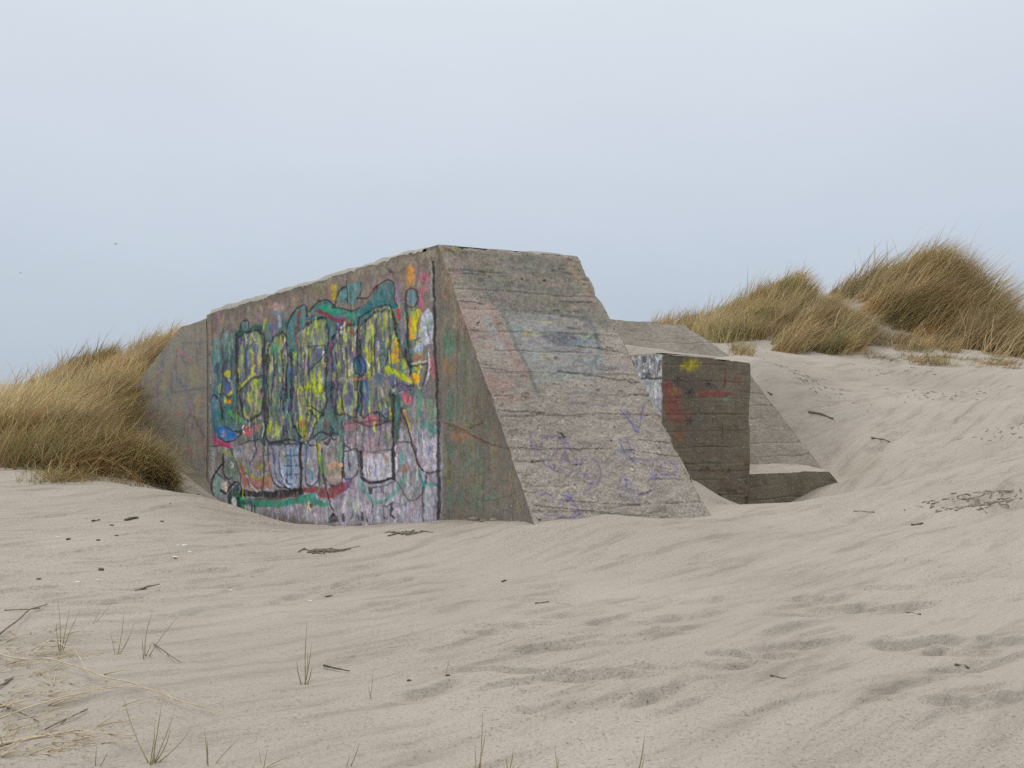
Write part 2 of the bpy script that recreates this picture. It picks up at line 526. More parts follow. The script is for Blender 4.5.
# ------------------------------------------------------------------ paint canvases
class Canvas:
    """spray paint on one face, worked out in the coordinates of a survey picture of the wall"""

    def __init__(s, x0, y0, x1, y1, S=4):
        s.x0, s.y0, s.S = x0, y0, S
        s.log = []
        s.w, s.h = int((x1 - x0) * S), int((y1 - y0) * S)
        s.rgb = np.zeros((s.h, s.w, 3))
        s.a = np.zeros((s.h, s.w))
        yy, xx = np.mgrid[0:s.h, 0:s.w]
        s.X, s.Y = x0 + (xx + .5) / S, y0 + (yy + .5) / S
        s.jx = 0.7 * fbm(s.X / 3.0, s.Y / 5.0, 0, 91, 3)
        s.jy = 0.7 * fbm(s.X / 3.0, s.Y / 5.0, 7.7, 92, 3)

    def win(s, xa, ya, xb, yb, pad):
        i0 = max(int((xa - pad - s.x0) * s.S), 0)
        i1 = min(int((xb + pad - s.x0) * s.S) + 1, s.w)
        j0 = max(int((ya - pad - s.y0) * s.S), 0)
        j1 = min(int((yb + pad - s.y0) * s.S) + 1, s.h)
        return (slice(j0, j1), slice(i0, i1)) if i1 > i0 and j1 > j0 else None

    def put(s, sl, m, col):
        c = lin(col)
        m = np.clip(m, 0, 1)
        a0 = s.a[sl]
        na = m + a0 * (1 - m)
        k = np.where(na > 1e-6, m / np.maximum(na, 1e-6), 0)[..., None]
        s.rgb[sl] = s.rgb[sl] * (1 - k) + c * k
        s.a[sl] = na

    def stroke(s, pts, w, col, al=1.0, soft=0.5, smooth=True, jit=1.0):
        if al > .6 and sum(col) < 165 and not getattr(s, 'replaying', False):
            s.log.append((pts, w, col, al, soft, smooth, jit))
        p = np.array(pts, float)
        if smooth and len(p) > 2:
            q = np.vstack([2 * p[0] - p[1], p, 2 * p[-1] - p[-2]])
            out = []
            for i in range(1, len(q) - 2):
                for t in np.linspace(0, 1, 6, endpoint=False):
                    a, b, c, d = q[i - 1:i + 3]
                    out.append(0.5 * (2 * b + (c - a) * t + (2 * a - 5 * b + 4 * c - d) * t * t + (3 * b - a - 3 * c + d) * t ** 3))
            p = np.vstack(out + [p[-1]])
        sl = s.win(p[:, 0].min(), p[:, 1].min(), p[:, 0].max(), p[:, 1].max(), w + 3)
        if sl is None:
            return
        X, Y = s.X[sl] + s.jx[sl] * jit, s.Y[sl] + s.jy[sl] * jit
        dm = np.full(X.shape, 1e9)
        for (ax, ay), (bx, by) in zip(p[:-1], p[1:]):
            L2 = (bx - ax) ** 2 + (by - ay) ** 2 + 1e-9
            t = np.clip(((X - ax) * (bx - ax) + (Y - ay) * (by - ay)) / L2, 0, 1)
            dm = np.minimum(dm, (X - ax - t * (bx - ax)) ** 2 + (Y - ay - t * (by - ay)) ** 2)
        dm = np.sqrt(dm)
        s.put(sl, al * sstep(w / 2 + soft, w / 2 - soft, dm), col)

    def poly(s, pts, col, al=1.0, soft=0.8, jit=1.3):
        p = np.array(pts, float)
        sl = s.win(p[:, 0].min(), p[:, 1].min(), p[:, 0].max(), p[:, 1].max(), 3)
        if sl is None:
            return
        X, Y = s.X[sl] + s.jx[sl] * jit, s.Y[sl] + s.jy[sl] * jit
        ins = np.zeros(X.shape, bool)
        dm = np.full(X.shape, 1e9)
        for (ax, ay), (bx, by) in zip(p, np.roll(p, -1, 0)):
            cr = ((ay > Y) != (by > Y)) & (X < (bx - ax) * (Y - ay) / (by - ay + 1e-12) + ax)
            ins ^= cr
            L2 = (bx - ax) ** 2 + (by - ay) ** 2 + 1e-9
            t = np.clip(((X - ax) * (bx - ax) + (Y - ay) * (by - ay)) / L2, 0, 1)
            dm = np.minimum(dm, (X - ax - t * (bx - ax)) ** 2 + (Y - ay - t * (by - ay)) ** 2)
        d = np.sqrt(dm) * np.where(ins, -1, 1)
        s.put(sl, al * sstep(soft, -soft, d), col)

    def blob(s, cx, cy, rx, ry, col, al=1.0, soft=0.25, jit=2.0):
        sl = s.win(cx - rx, cy - ry, cx + rx, cy + ry, 4)
        if sl is None:
            return
        X, Y = s.X[sl] + s.jx[sl] * jit, s.Y[sl] + s.jy[sl] * jit
        r = np.hypot((X - cx) / rx, (Y - cy) / ry)
        s.put(sl, al * sstep(1 + soft, 1 - soft, r), col)

    def oval(s, cx, cy, rx, ry, w, col, al=1.0, a0=0, a1=360):
        s.stroke([(cx + rx * math.cos(math.radians(a)), cy + ry * math.sin(math.radians(a))) for a in np.linspace(a0, a1, 14)], w, col, al)

    def streaks(s, pts, n, cols, lmin, lmax, wmin, wmax, al=(0.5, 0.9), horiz=False):
        p = np.array(pts, float)
        x0, y0, x1, y1 = p[:, 0].min(), p[:, 1].min(), p[:, 0].max(), p[:, 1].max()
        k = 0
        while k < n:
            x, y = random.uniform(x0, x1), random.uniform(y0, y1)
            ins = False
            for (ax, ay), (bx, by) in zip(p, np.roll(p, -1, 0)):
                if (ay > y) != (by > y) and x < (bx - ax) * (y - ay) / (by - ay) + ax:
                    ins = not ins
            k += 1
            if not ins:
                continue
            L = random.uniform(lmin, lmax)
            c = random.choice(cols)
            c = tuple(max(0, min(255, v + random.uniform(-14, 14))) for v in c)
            if horiz:
                q = [(x - L / 2, y), (x + L / 2, y + random.uniform(-.05, .12) * L)]
            else:
                q = [(x, y - L / 2), (x + random.uniform(-.06, .06) * L, y + L / 2)]
            s.stroke(q, random.uniform(wmin, wmax), c, random.uniform(*al), 0.6, False)

    def weather(s, grey, desat, amt, sx=2.4, sy=7, seed=1):
        """sun-bleached, rain-streaked, flaking paint"""
        lum = (s.rgb @ np.array([.3, .59, .11]))[..., None]
        s.rgb = s.rgb * (1 - desat) + lum * desat
        n1 = fbm(s.X / sx, s.Y / sy, 0, seed, 4, .62)
        n2 = fbm(s.X / 1.6, s.Y / 2.6, 3, seed + 5, 3, .6)
        s.rgb *= np.clip(1 + amt * (n1 * .8 + n2 * .55), .3, 1.75)[..., None]
        k = (.38 * sstep(.15, .9, fbm(s.X / 2.6, s.Y / 9, 9, seed + 9, 4, .65)))[..., None]
        s.rgb = s.rgb * (1 - k) + lin(grey) * k
        h = .35 * sstep(.3, .9, fbm(s.X / 1.5, s.Y / 1.9, 5, seed + 13, 3, .6))
        s.a = s.a * (1 - h)

    def replay(s, k):
        """the outlines were sprayed last: go over them again"""
        s.replaying = True
        for pts, w, col, al, soft, smooth, jit in s.log:
            s.stroke(pts, w * .9, col, al * k, soft, smooth, jit)
        s.replaying = False

    def sample(s, px, py):
        fx = np.clip((px - s.x0) * s.S - .5, 0, s.w - 1.001)
        fy = np.clip((py - s.y0) * s.S - .5, 0, s.h - 1.001)
        i, j = fx.astype(int), fy.astype(int)
        u, v = fx - i, fy - j
        pm = np.concatenate([s.rgb * s.a[..., None], s.a[..., None]], -1)
        o = (pm[j, i] * ((1 - u) * (1 - v))[:, None] + pm[j, i + 1] * (u * (1 - v))[:, None] + pm[j + 1, i] * ((1 - u) * v)[:, None] + pm[j + 1, i + 1] * (u * v)[:, None])
        o[:, :3] /= np.maximum(o[:, 3:], 1e-5)
        return o


# ---- the painted flank wall
K = Canvas(112, 238, 545, 560)
LIME, BLUV, GRYV, TEAL = (172, 182, 52), (74, 78, 132), (122, 122, 132), (58, 118, 108)
DK, LIL, PINK = (34, 35, 42), (172, 167, 182), (182, 80, 108)
BODY = [(208, 322), (260, 306), (320, 292), (380, 278), (436, 262), (439, 520), (330, 523), (250, 512), (208, 494)]
K.poly(BODY, (124, 118, 116), 0.55, 2)
K.poly([(208, 318), (436, 250), (436, 292), (330, 300), (250, 325), (208, 340)], (130, 114, 104), .5, 4)
K.poly([(210, 450), (300, 440), (360, 430), (440, 425), (440, 524), (330, 524), (210, 500)], LIL, 0.7, 5)
K.poly([(222, 345), (300, 330), (412, 310), (412, 390), (350, 418), (262, 425), (226, 415)], (120, 130, 92), 0.75, 4)
# layers of older pieces showing through as plank-wide streaks
K.streaks([(208, 322), (436, 256), (436, 300), (330, 310), (208, 345)], 420, [(138, 105, 98), (120, 112, 108), (150, 122, 108), (110, 118, 112), (160, 128, 96), (128, 92, 104)], 5, 16, 1, 3)
K.streaks([(210, 350), (300, 325), (420, 310), (430, 395), (350, 420), (230, 425)], 900, [LIME, LIME, (150, 165, 70), BLUV, (96, 100, 130), GRYV, (108, 128, 118), TEAL, (130, 148, 120), (86, 96, 92)], 6, 30, 1, 3.2)
K.streaks([(208, 345), (236, 345), (236, 430), (208, 430)], 160, [TEAL, (110, 128, 128), (84, 112, 128), (120, 130, 120), (88, 136, 96), (66, 96, 130)], 8, 26, 1, 3)
K.streaks([(262, 418), (440, 400), (440, 470), (210, 470), (210, 440)], 700, [(140, 135, 142), (120, 128, 120), (150, 128, 132), (104, 124, 128), (160, 150, 150), (128, 140, 112), (150, 104, 116)], 5, 20, 1, 3)
K.streaks([(210, 455), (440, 440), (440, 524), (330, 524), (210, 500)], 500, [LIL, (150, 146, 158), (140, 136, 148), (186, 182, 192), (128, 134, 140)], 6, 26, 1, 2.6)
LETTERS = [[(238, 338), (246, 333), (257, 330), (262, 336), (263, 372), (262, 408), (255, 417), (247, 421), (242, 408), (238, 380)],
           [(268, 346), (274, 338), (285, 334), (287, 350), (286, 380), (284, 410), (286, 440), (268, 441), (267, 400)],
           [(292, 340), (300, 330), (312, 322), (325, 318), (327, 345), (325, 380), (326, 404), (318, 418), (308, 410), (305, 436), (298, 432), (292, 402)],
           [(332, 336), (340, 330), (347, 326), (357, 326), (357, 360), (357, 392), (356, 416), (344, 414), (333, 408)],
           [(361, 326), (367, 318), (378, 312), (390, 311), (394, 325), (399, 344), (406, 360), (412, 376), (412, 386), (400, 384), (392, 392), (391, 418), (376, 412), (362, 416), (362, 370)]]
K.poly([(211, 352), (236, 330), (262, 326), (290, 318), (330, 312), (360, 314), (396, 312), (412, 340), (416, 392), (404, 420), (350, 436), (264, 446), (222, 424)], (60, 102, 104), .85, 3)
K.streaks([(211, 352), (262, 326), (330, 312), (396, 312), (416, 392), (404, 420), (264, 446), (222, 424)], 420, [(58, 100, 96), (78, 84, 128), (52, 62, 70), (110, 118, 120), (84, 110, 92), (100, 82, 112), (140, 146, 120)], 6, 24, 1, 3, (.5, .9))
for q_, lt in enumerate(LETTERS):
    K.poly(lt, [(132, 142, 78), (108, 120, 100), (132, 140, 80), (124, 132, 90), (120, 130, 92)][q_], .74, 1.6)
# lime letter bars
for x, a, b, w in [(250, 340, 376, 4), (254, 352, 420, 6), (247, 398, 420, 4), (270, 352, 402, 3.2), (279, 335, 358, 4), (284, 352, 416, 3), (301.7, 345, 388, 6), (300, 388, 432, 3),
                   (323, 384, 404, 4), (340, 388, 414, 5), (342, 330, 378, 7), (369, 318, 380, 3.2), (384, 310, 336, 4), (376, 352, 380, 3), (352, 378, 420, 3), (262, 346, 372, 3)]:
    K.stroke([(x, a), (x + random.uniform(-1, 1), (a + b) / 2), (x, b)], w, (random.randint(158, 186), random.randint(170, 192), random.randint(48, 78)), 0.85, 0.9)
K.blob(315, 382, 11, 10, (178, 186, 48), .9)
K.blob(312, 393, 6, 6, (160, 176, 40), .8)
K.blob(254, 360, 3.4, 9, (190, 196, 44), .9)
for cx, cy, rx, ry in [(292, 375, 4, 22), (292, 398, 4, 12), (380, 341, 6, 11), (380, 378, 7, 7), (364, 343, 3.4, 7), (320, 404, 5, 3.4), (348.6, 400, 5, 7), (276, 378, 4, 18), (240, 374, 3, 10), (310, 396, 5, 3.5), (228, 385, 3, 9), (365, 405, 4, 7), (279, 405, 3, 9)]:
    K.blob(cx, cy, rx, ry, (72 + random.randint(-8, 10), 78 + random.randint(-8, 10), 126), .82, .35)
K.stroke([(311.6, 316), (306, 334), (304, 352)], 3, (74, 60, 120), .9)
K.stroke([(342, 319), (335, 334), (331, 350)], 4, (78, 62, 124), .9)
K.stroke([(330, 345), (330, 371)], 6, (112, 50, 100), .9)
K.stroke([(330, 345), (330.5, 352)], 5, (140, 52, 52), .8)
K.stroke([(332, 380), (332.5, 407)], 5.5, (88, 66, 120), .9)
K.stroke([(351, 342), (351, 360), (349, 376)], 4, (118, 58, 62), .85)
K.poly([(348, 320), (345, 330), (348, 334), (354, 335), (354, 328), (351, 321)], (142, 62, 40), .9)
K.stroke([(289, 380), (289.5, 400)], 4, (40, 120, 96), .85)
K.streaks([(222, 345), (300, 325), (415, 305), (420, 390), (360, 425), (225, 425)], 420, [(60, 62, 70), (70, 76, 96), (90, 96, 84), (140, 150, 84), (66, 92, 84), (150, 150, 150), (98, 92, 116)], 4, 18, .8, 1.8, (.5, .9))
for _i in range(90):
    _x, _y = random.uniform(222, 425), random.uniform(335, 470)
    _c = random.choice([(44, 46, 54), (60, 80, 76), (84, 70, 110), (150, 160, 70), (166, 166, 172), (120, 70, 76), (52, 72, 112)])
    K.stroke([(_x, _y), (_x + random.uniform(-5, 5), _y + random.uniform(3, 10)), (_x + random.uniform(-6, 8), _y + random.uniform(6, 18))], random.uniform(.8, 1.6), _c, .7)
for lt in LETTERS:
    K.stroke(lt + [lt[0]], 4.2, (44, 84, 96), .5, 1.4, True, 2.2)
    K.stroke(lt + [lt[0]], 1.9, (28, 32, 40), .88, .7, True, 1.8)
for lt in LETTERS:
    K.streaks(lt, 260, [(172, 182, 72), (190, 194, 90), (110, 122, 84), (84, 84, 134), (96, 90, 128), (74, 92, 124), (150, 160, 126), (66, 112, 108), (60, 62, 76), (172, 172, 170), (84, 96, 96), (142, 104, 120)], 3, 13, .8, 2.4, (.55, .95))
for pts in [[(246, 350), (247, 370), (246, 392)], [(255, 345), (256, 372)], [(277, 352), (278, 384), (276, 420)], [(301, 345), (302, 385)], [(316, 335), (316, 352)], [(341, 340), (342, 372), (340, 396)], [(349, 384), (349, 404)], [(372, 326), (372, 360)], [(382, 320), (384, 356)], [(376, 388), (377, 404)]]:
    K.stroke(pts, 3.4, random.choice([(70, 74, 122), (52, 98, 96), (84, 92, 110), (180, 188, 70)]), .8, .9)
for lt, c_ in [([(212, 446), (226, 446), (236, 462), (240, 484), (228, 482), (214, 470)], (134, 136, 128)), ([(240, 444), (262, 442), (262, 486), (248, 480), (240, 462)], (150, 140, 140)), ([(322, 440), (340, 436), (342, 482), (332, 486), (322, 474)], (140, 136, 132)),
               ([(397, 442), (414, 444), (418, 470), (424, 490), (410, 500), (397, 482)], (150, 146, 156)), ([(344, 424), (392, 422), (392, 450), (360, 452), (345, 446)], (146, 126, 134))]:
    K.poly(lt, c_, .6, 1.5)
    K.streaks(lt, 60, [(170, 166, 176), (110, 108, 112), (150, 120, 124), (120, 132, 120), (84, 92, 110)], 5, 16, .8, 2, (.4, .8))
    K.stroke(lt, 1.5, (44, 44, 52), .7, .7)
for pts in [[(224, 426), (236, 432), (250, 428)], [(268, 446), (290, 440), (310, 446)], [(310, 440), (322, 432), (334, 440)], [(352, 420), (372, 426), (392, 420)], [(300, 446), (302, 470)], [(322, 448), (324, 484)], [(343, 440), (343, 476)]]:
    K.stroke(pts, 1.9, (36, 38, 46), .8, .6)
# inner shapes of the lower row
for pts in [[(268, 444), (284, 444), (285, 486), (272, 480)], [(306, 448), (318, 446), (318, 480), (306, 484)], [(343, 452), (356, 450), (356, 474), (344, 478)]]:
    K.poly(pts, random.choice([(150, 152, 162), (160, 154, 168), (134, 146, 156)]), .7, 1.4)
    K.stroke(pts + [pts[0]], 1.6, (40, 46, 60), .8, .6)
# teal cloud along the top of the piece
K.poly([(309, 313), (315, 305), (322, 301), (329, 301), (334, 306), (345, 309), (358, 310), (365, 303), (372, 295), (379, 286), (386, 282), (391, 282), (393, 290), (393, 302), (397, 308), (392, 312), (389, 306), (376, 309), (366, 314), (360, 318), (358, 330), (355, 322), (345, 316), (330, 314), (318, 312)], (62, 108, 112), .95)
K.poly([(316, 307), (326, 303), (334, 308), (345, 311), (357, 313), (357, 322), (352, 320), (344, 314), (330, 313)], (38, 136, 108), .9)
K.poly([(360, 312), (372, 302), (388, 300), (394, 304), (397, 308), (392, 310), (388, 306), (374, 309), (362, 318)], (26, 98, 104), .9)
K.poly([(337, 300), (338, 293), (342, 288), (349, 284), (358, 281), (361, 285), (361, 294), (357, 302), (345, 305)], (86, 124, 126), .9)
K.poly([(288, 334), (290, 320), (297, 309), (301, 305), (305, 306), (307, 312), (304, 326), (300, 340), (296, 352), (290, 352)], (72, 116, 120), .85)
K.stroke([(299.6, 312), (296.5, 334), (298, 350)], 2.6, (128, 48, 46), .85)
K.stroke([(317, 311), (325.7, 314), (334, 319), (342, 321)], 4, (120, 46, 58), .85)
K.blob(330, 309, 5, 3, (30, 150, 110), .7)
for pts, w in [([(309, 311), (315, 304.6), (320.5, 300), (326.7, 299.7), (332, 303.3), (335, 305)], 1.5),
               ([(335, 303), (337, 295), (341, 288.7), (346, 285)], 1.5), ([(361, 284), (361, 294), (358, 299)], 1.3),
               ([(332, 306), (340, 308.4), (350.7, 310), (359, 307.5)], 1.4), ([(358, 299), (366, 297.6), (370, 295), (377.7, 285.4), (385, 280.7), (391, 281), (394, 287.5), (394, 299), (397, 307)], 1.6),
               ([(360, 317), (366, 312.5), (376, 307.8), (389, 305.4), (392.5, 312)], 1.6), ([(297.5, 308.5), (301.7, 304.4), (305.4, 305), (307, 309.6), (307, 317)], 1.5),
               ([(297.5, 308.5), (290, 320), (287, 334), (287, 352)], 1.6), ([(359, 317), (358, 332), (359.5, 352), (358.5, 372)], 2.4), ([(346.5, 277), (346.5, 303)], 1.3)]:
    K.stroke(pts, w, DK, .85)
# first letter arch
K.stroke([(235.5, 338), (240, 332), (247, 332), (252, 329), (257, 326), (262, 327.5), (264, 335), (264, 348)], 4, (26, 84, 70), .9)
K.stroke([(236.5, 336), (236, 345), (236.5, 372), (237, 392)], 2.2, DK, .85)
K.blob(244.6, 326, 4, 5, (92, 116, 116), .9)
K.oval(244.6, 326, 4.4, 5.8, 1.4, (46, 48, 54), .85, 160, 380)
K.stroke([(262, 328), (264.5, 336), (264.6, 360), (264, 385), (264, 412), (264.5, 445)], 2.2, (36, 40, 50), .9)
K.stroke([(246, 333), (256, 331), (263, 334)], 1.6, (30, 40, 42), .8)
K.stroke([(237, 392), (244, 386), (252, 379.6), (262, 376)], 3, (58, 60, 72), .9)
K.stroke([(238, 388), (246, 381), (251, 376), (255, 366)], 2, (176, 184, 60), .9)
K.stroke([(241.5, 391), (241.5, 410), (246.7, 423), (256, 417), (262, 411)], 1.8, (52, 54, 60), .85)
K.stroke([(236, 385), (237, 403), (238, 415)], 1.6, DK, .7)
for pts, w in [([(288, 352), (287, 380), (288, 404), (294, 422), (299, 439)], 1.8), ([(309, 345), (309, 375)], 1.4), ([(310, 369), (323.6, 355.4), (324, 345)], 1.6), ([(309, 346), (324, 345)], 1.2),
               ([(308, 406), (316, 410), (323.6, 414)], 1.6), ([(317, 420), (311, 435), (307, 446)], 1.5), ([(326, 380), (326, 405)], 1.2), ([(273, 345), (274, 372), (271, 400)], 1.4), ([(287, 380), (283, 405)], 1.2),
               ([(342, 384), (341, 404), (344, 416)], 1.2), ([(372, 340), (372, 376)], 1.0), ([(391, 336), (392, 370)], 1.1), ([(266, 350), (267, 380)], 1.4)]:
    K.stroke(pts, w, DK, .75)
K.poly([(311, 366), (323, 355), (323, 347), (312, 348)], (88, 92, 122), .8)
K.stroke([(338, 379), (346, 378), (352, 384), (354, 396)], 1.2, (150, 158, 130), .9)
# blue double oval
K.blob(356.4, 366, 3, 8.5, (30, 122, 140), .95)
K.blob(363, 365, 3.4, 8.5, (46, 92, 160), .95)
K.oval(359.7, 365.5, 6, 10, 1.3, (24, 28, 50), .9)
K.stroke([(360, 355), (360, 376)], 1.2, (24, 28, 50), .9)
K.stroke([(361, 377), (366, 384), (366, 394), (363, 400)], 3, (50, 80, 150), .9)
K.stroke([(360, 376), (361, 398)], 1.2, (26, 40, 70), .8)
K.stroke([(351, 376), (358, 379), (366, 377)], 1.6, (196, 120, 66), .8)
# right-hand letter with the long V
K.stroke([(399, 342), (397, 352), (395.4, 360)], 8, (204, 170, 40), .95)
K.blob(397, 354, 2, 3, (190, 110, 40), .8)
K.poly([(387, 366), (396, 370), (405, 376), (413, 380), (411, 384), (402, 380), (392, 374), (386, 373)], (172, 182, 42), .95)
K.blob(416, 378, 5, 5.4, (212, 160, 36), .95)
K.poly([(387, 375), (400, 380), (413, 387.5), (399.6, 392), (391, 388)], (86, 80, 106), .95)
K.stroke([(398, 392.5), (412, 389)], 1.2, (70, 40, 60), .9)
K.stroke([(397.5, 285), (398, 302)], 6, (136, 120, 142), .85)
K.stroke([(398, 310), (398.5, 320)], 3, (172, 54, 66), .85)
K.stroke([(402, 308), (403, 340)], 4, (128, 112, 122), .8)
K.stroke([(394, 313), (397, 330), (402, 346)], 2.2, (100, 120, 56), .9)
K.poly([(391.5, 312), (394, 314), (398, 332), (403, 346), (410, 352), (411.5, 373), (405, 357), (398, 342), (393, 325)], (38, 38, 36), .95)
K.stroke([(406, 306), (407, 328), (408.4, 346), (410, 358), (411, 372)], 3, (46, 44, 48), .92)
K.stroke([(405.5, 304), (406, 316)], 2.4, (40, 110, 116), .85)
K.blob(411, 297.4, 5, 8.4, (104, 132, 138), .95)
K.oval(411, 297.4, 6, 9.6, 1.6, (76, 36, 52), .85)
K.stroke([(421.5, 288), (421, 312)], 4, (184, 92, 116), .8)
K.stroke([(410, 268), (410.5, 282)], 6, (198, 146, 78), .8, 1.5)
K.blob(422, 277, 7, 5, (176, 92, 118), .6, .5)
K.stroke([(418, 312), (414, 322), (412.5, 336)], 6.5, (196, 186, 44), .95)
K.stroke([(410, 316), (409.5, 338)], 1.8, (208, 118, 66), .9)
K.poly([(421, 318), (424, 310), (429, 308), (433, 318), (433, 344), (421, 345)], (186, 190, 202), .85)
K.blob(429, 326, 3, 7, (128, 150, 132), .7)
K.blob(419, 347, 5, 4.5, (166, 176, 206), .9)
K.stroke([(414, 340), (421, 337)], 2, (80, 72, 110), .8)
K.blob(418, 357, 6, 4, (158, 112, 92), .9)
K.stroke([(411, 366), (420, 364.4), (428, 363.6)], 1.4, (32, 32, 36), .9)
K.stroke([(411, 363.4), (428, 360.6)], 1.4, (206, 202, 196), .85)
K.stroke([(428, 366), (426, 376), (423, 386)], 1.4, (40, 34, 36), .85)
K.blob(433, 368, 3.5, 10, (184, 92, 112), .75, .4)
K.stroke([(429.6, 350), (430, 366), (426, 384)], 1.2, (210, 200, 204), .8)
K.blob(407, 398, 5.5, 6, (188, 92, 112), .85)
K.stroke([(420, 392), (420.5, 414)], 5, (70, 142, 126), .75, 1.2)
K.stroke([(430, 400), (430, 438)], 5, (92, 138, 118), .6, 1.4)
K.stroke([(424, 425), (436, 432)], 6, (62, 132, 122), .6, 2)
# lower pieces, left
K.blob(214.5, 408, 3.6, 11, (86, 132, 150), .95)
K.stroke([(215, 412), (214.5, 430)], 5, (46, 104, 132), .9)
K.stroke([(209.6, 402), (211, 398), (214, 396), (218.6, 399), (221, 407), (222, 418)], 1.7, (26, 30, 50), .9)
K.poly([(218, 428), (223, 425), (229, 427), (234, 433), (237, 437), (231, 441), (224, 441.5), (219, 436)], (36, 110, 172), .97)
K.stroke([(219, 437), (225, 442), (234, 441), (240, 434), (246, 425)], 1.4, (28, 40, 66), .85)
K.stroke([(209, 430), (213, 437), (220, 443), (229, 446)], 4.5, (192, 58, 112), .9)
K.blob(247, 432, 5, 5, (188, 88, 92), .85)
K.blob(256, 427, 5, 4, (176, 120, 106), .75)
K.stroke([(229, 412), (234, 417), (241, 421)], 4, (66, 150, 78), .85)
K.blob(229, 401, 2, 2.6, (210, 132, 42), .95)
K.blob(226, 400, 2.2, 2.6, (196, 186, 60), .9)
K.blob(228, 373, 2.4, 3.4, (186, 178, 52), .9)
K.blob(230.5, 393, 1.6, 2, (190, 180, 52), .9)
K.poly([(213, 494), (213, 482), (217, 473), (221, 478), (222, 488), (220, 500)], (132, 164, 156), .95)
K.poly([(208, 446), (217, 446), (217, 462), (211, 480), (209, 492)], (156, 160, 158), .85)
K.stroke([(211.8, 496), (211.6, 484), (215.5, 472), (221, 465), (224, 462)], 1.9, (26, 30, 34), .95)
K.stroke([(223.6, 454), (223, 466), (226.4, 478.5), (232, 477.5), (233, 481)], 1.8, (36, 44, 46), .9)
K.poly([(225, 458), (233, 456), (237, 470), (236, 482), (228, 478)], (104, 124, 116), .85)
K.blob(225.4, 487, 3, 4.4, (198, 188, 170), .95)
K.stroke([(220.5, 490), (225, 493.6), (230, 487), (235, 482), (240, 485)], 2, (24, 38, 38), .95)
K.poly([(226, 496), (232, 487), (241, 485), (246, 494), (243, 506), (236, 500), (231, 504)], (34, 80, 66), .95)
K.poly([(238, 489), (260, 491), (290, 490), (300, 487), (304, 491), (302, 498), (270, 497.6), (240, 496)], (26, 26, 28), .95)
K.stroke([(255, 498.6), (280, 498.4), (300, 496)], 2, (84, 58, 54), .9)
K.poly([(236, 496), (256, 499), (285, 500), (302, 496.5), (310, 493), (314, 494), (318, 499), (330, 504), (329, 507), (312, 505), (300, 504), (280, 507.5), (256, 507), (246, 505), (240, 510)], (54, 134, 114), .95)
K.stroke([(238, 498), (239.6, 511)], 3.4, (20, 54, 48), .95)
K.stroke([(239, 502), (250, 503)], 3, (26, 84, 68), .9)
K.stroke([(251, 502), (252, 509)], 1.6, (24, 60, 54), .9)
K.stroke([(254, 503), (255.5, 511)], 1.4, (24, 60, 54), .9)
K.blob(233.7, 502.5, 3.4, 6, (192, 200, 206), .95)
K.stroke([(230, 497), (228, 504)], 1.6, (28, 50, 50), .9)
K.blob(245.6, 509, 5.4, 3.6, (188, 198, 198), .95)
K.poly([(238, 463), (246, 472), (257, 479), (271, 476), (272, 488), (250, 489), (242, 482)], (168, 116, 84), .85)
K.stroke([(224, 451), (230, 453.5), (238, 461), (245.7, 470), (256, 478.5), (266.5, 475)], 2, (150, 162, 62), .9)
K.stroke([(241, 466), (242, 478), (246, 488)], 1.6, (190, 96, 120), .8)
K.stroke([(245, 472), (250, 480), (262, 487)], 1.8, (160, 104, 150), .85)
K.stroke([(246, 476), (252, 486), (257, 491)], 1.6, (206, 198, 200), .85)
K.blob(259.7, 467, 3.4, 4.2, (166, 162, 70), .9)
K.blob(285, 456, 4, 4, (164, 160, 78), .85)
K.stroke([(269, 462), (269.5, 484)], 3, (176, 132, 112), .8)
K.poly([(284, 448), (300, 447), (300, 486), (290, 489), (281, 480)], (152, 168, 186), .85)
for pts in [[(274, 455), (275, 470), (277, 480), (287, 488)], [(279, 452), (280, 474), (290, 486)], [(284, 456), (298, 455)], [(284, 466), (299, 465)], [(290, 450), (290, 480)], [(286, 475), (298, 474)], [(271, 446), (274, 456)]]:
    K.stroke(pts, 1.5, (44, 70, 134), .85)
K.stroke([(281, 470), (285, 484), (290, 488)], 1.4, (206, 214, 222), .85)
K.stroke([(260, 457), (270, 455)], 1.4, (50, 60, 66), .8)
K.stroke([(300.2, 441), (300.6, 470), (300.4, 493)], 2.6, (26, 28, 34), .95)
K.stroke([(284, 487), (292, 491), (300, 490)], 2, (22, 28, 32), .9)
K.stroke([(285, 444), (299, 444)], 2, (44, 52, 60), .75)
K.stroke([(304, 424), (305, 438)], 6, (158, 150, 58), .85)
K.blob(302, 423, 4, 3, (150, 92, 60), .7)
K.stroke([(307, 446), (307, 466), (312, 480)], 5, (112, 136, 164), .75, 1.2)
K.stroke([(317, 444), (318.5, 456), (318, 462)], 4.4, (186, 194, 52), .9)
K.stroke([(322, 456), (323.5, 474)], 4, (92, 160, 70), .85)
K.blob(330.6, 434, 2.6, 8, (22, 24, 26), .8, .5, 4)
K.blob(328, 443, 4, 4, (18, 19, 22), .9, .3, 4)
K.stroke([(340, 440), (341, 460)], 5, (96, 146, 122), .7, 1.4)
K.blob(335, 466.5, 8, 3, (196, 154, 122), .85)
K.blob(337, 473, 11, 2.6, (150, 138, 104), .7)
K.blob(336, 480, 8, 3.4, (172, 150, 140), .8)
K.poly([(303, 488), (315.5, 487), (329, 488.5), (341.5, 484), (353, 478), (350, 487), (336, 498), (319.5, 498), (315.5, 493), (303, 493)], (128, 56, 68), .95)
K.stroke([(324, 475), (326, 486), (328.5, 497), (332.6, 510), (333, 516)], 1.3, (40, 34, 40), .9)
K.blob(308.6, 506, 3.4, 4, (198, 182, 150), .9)
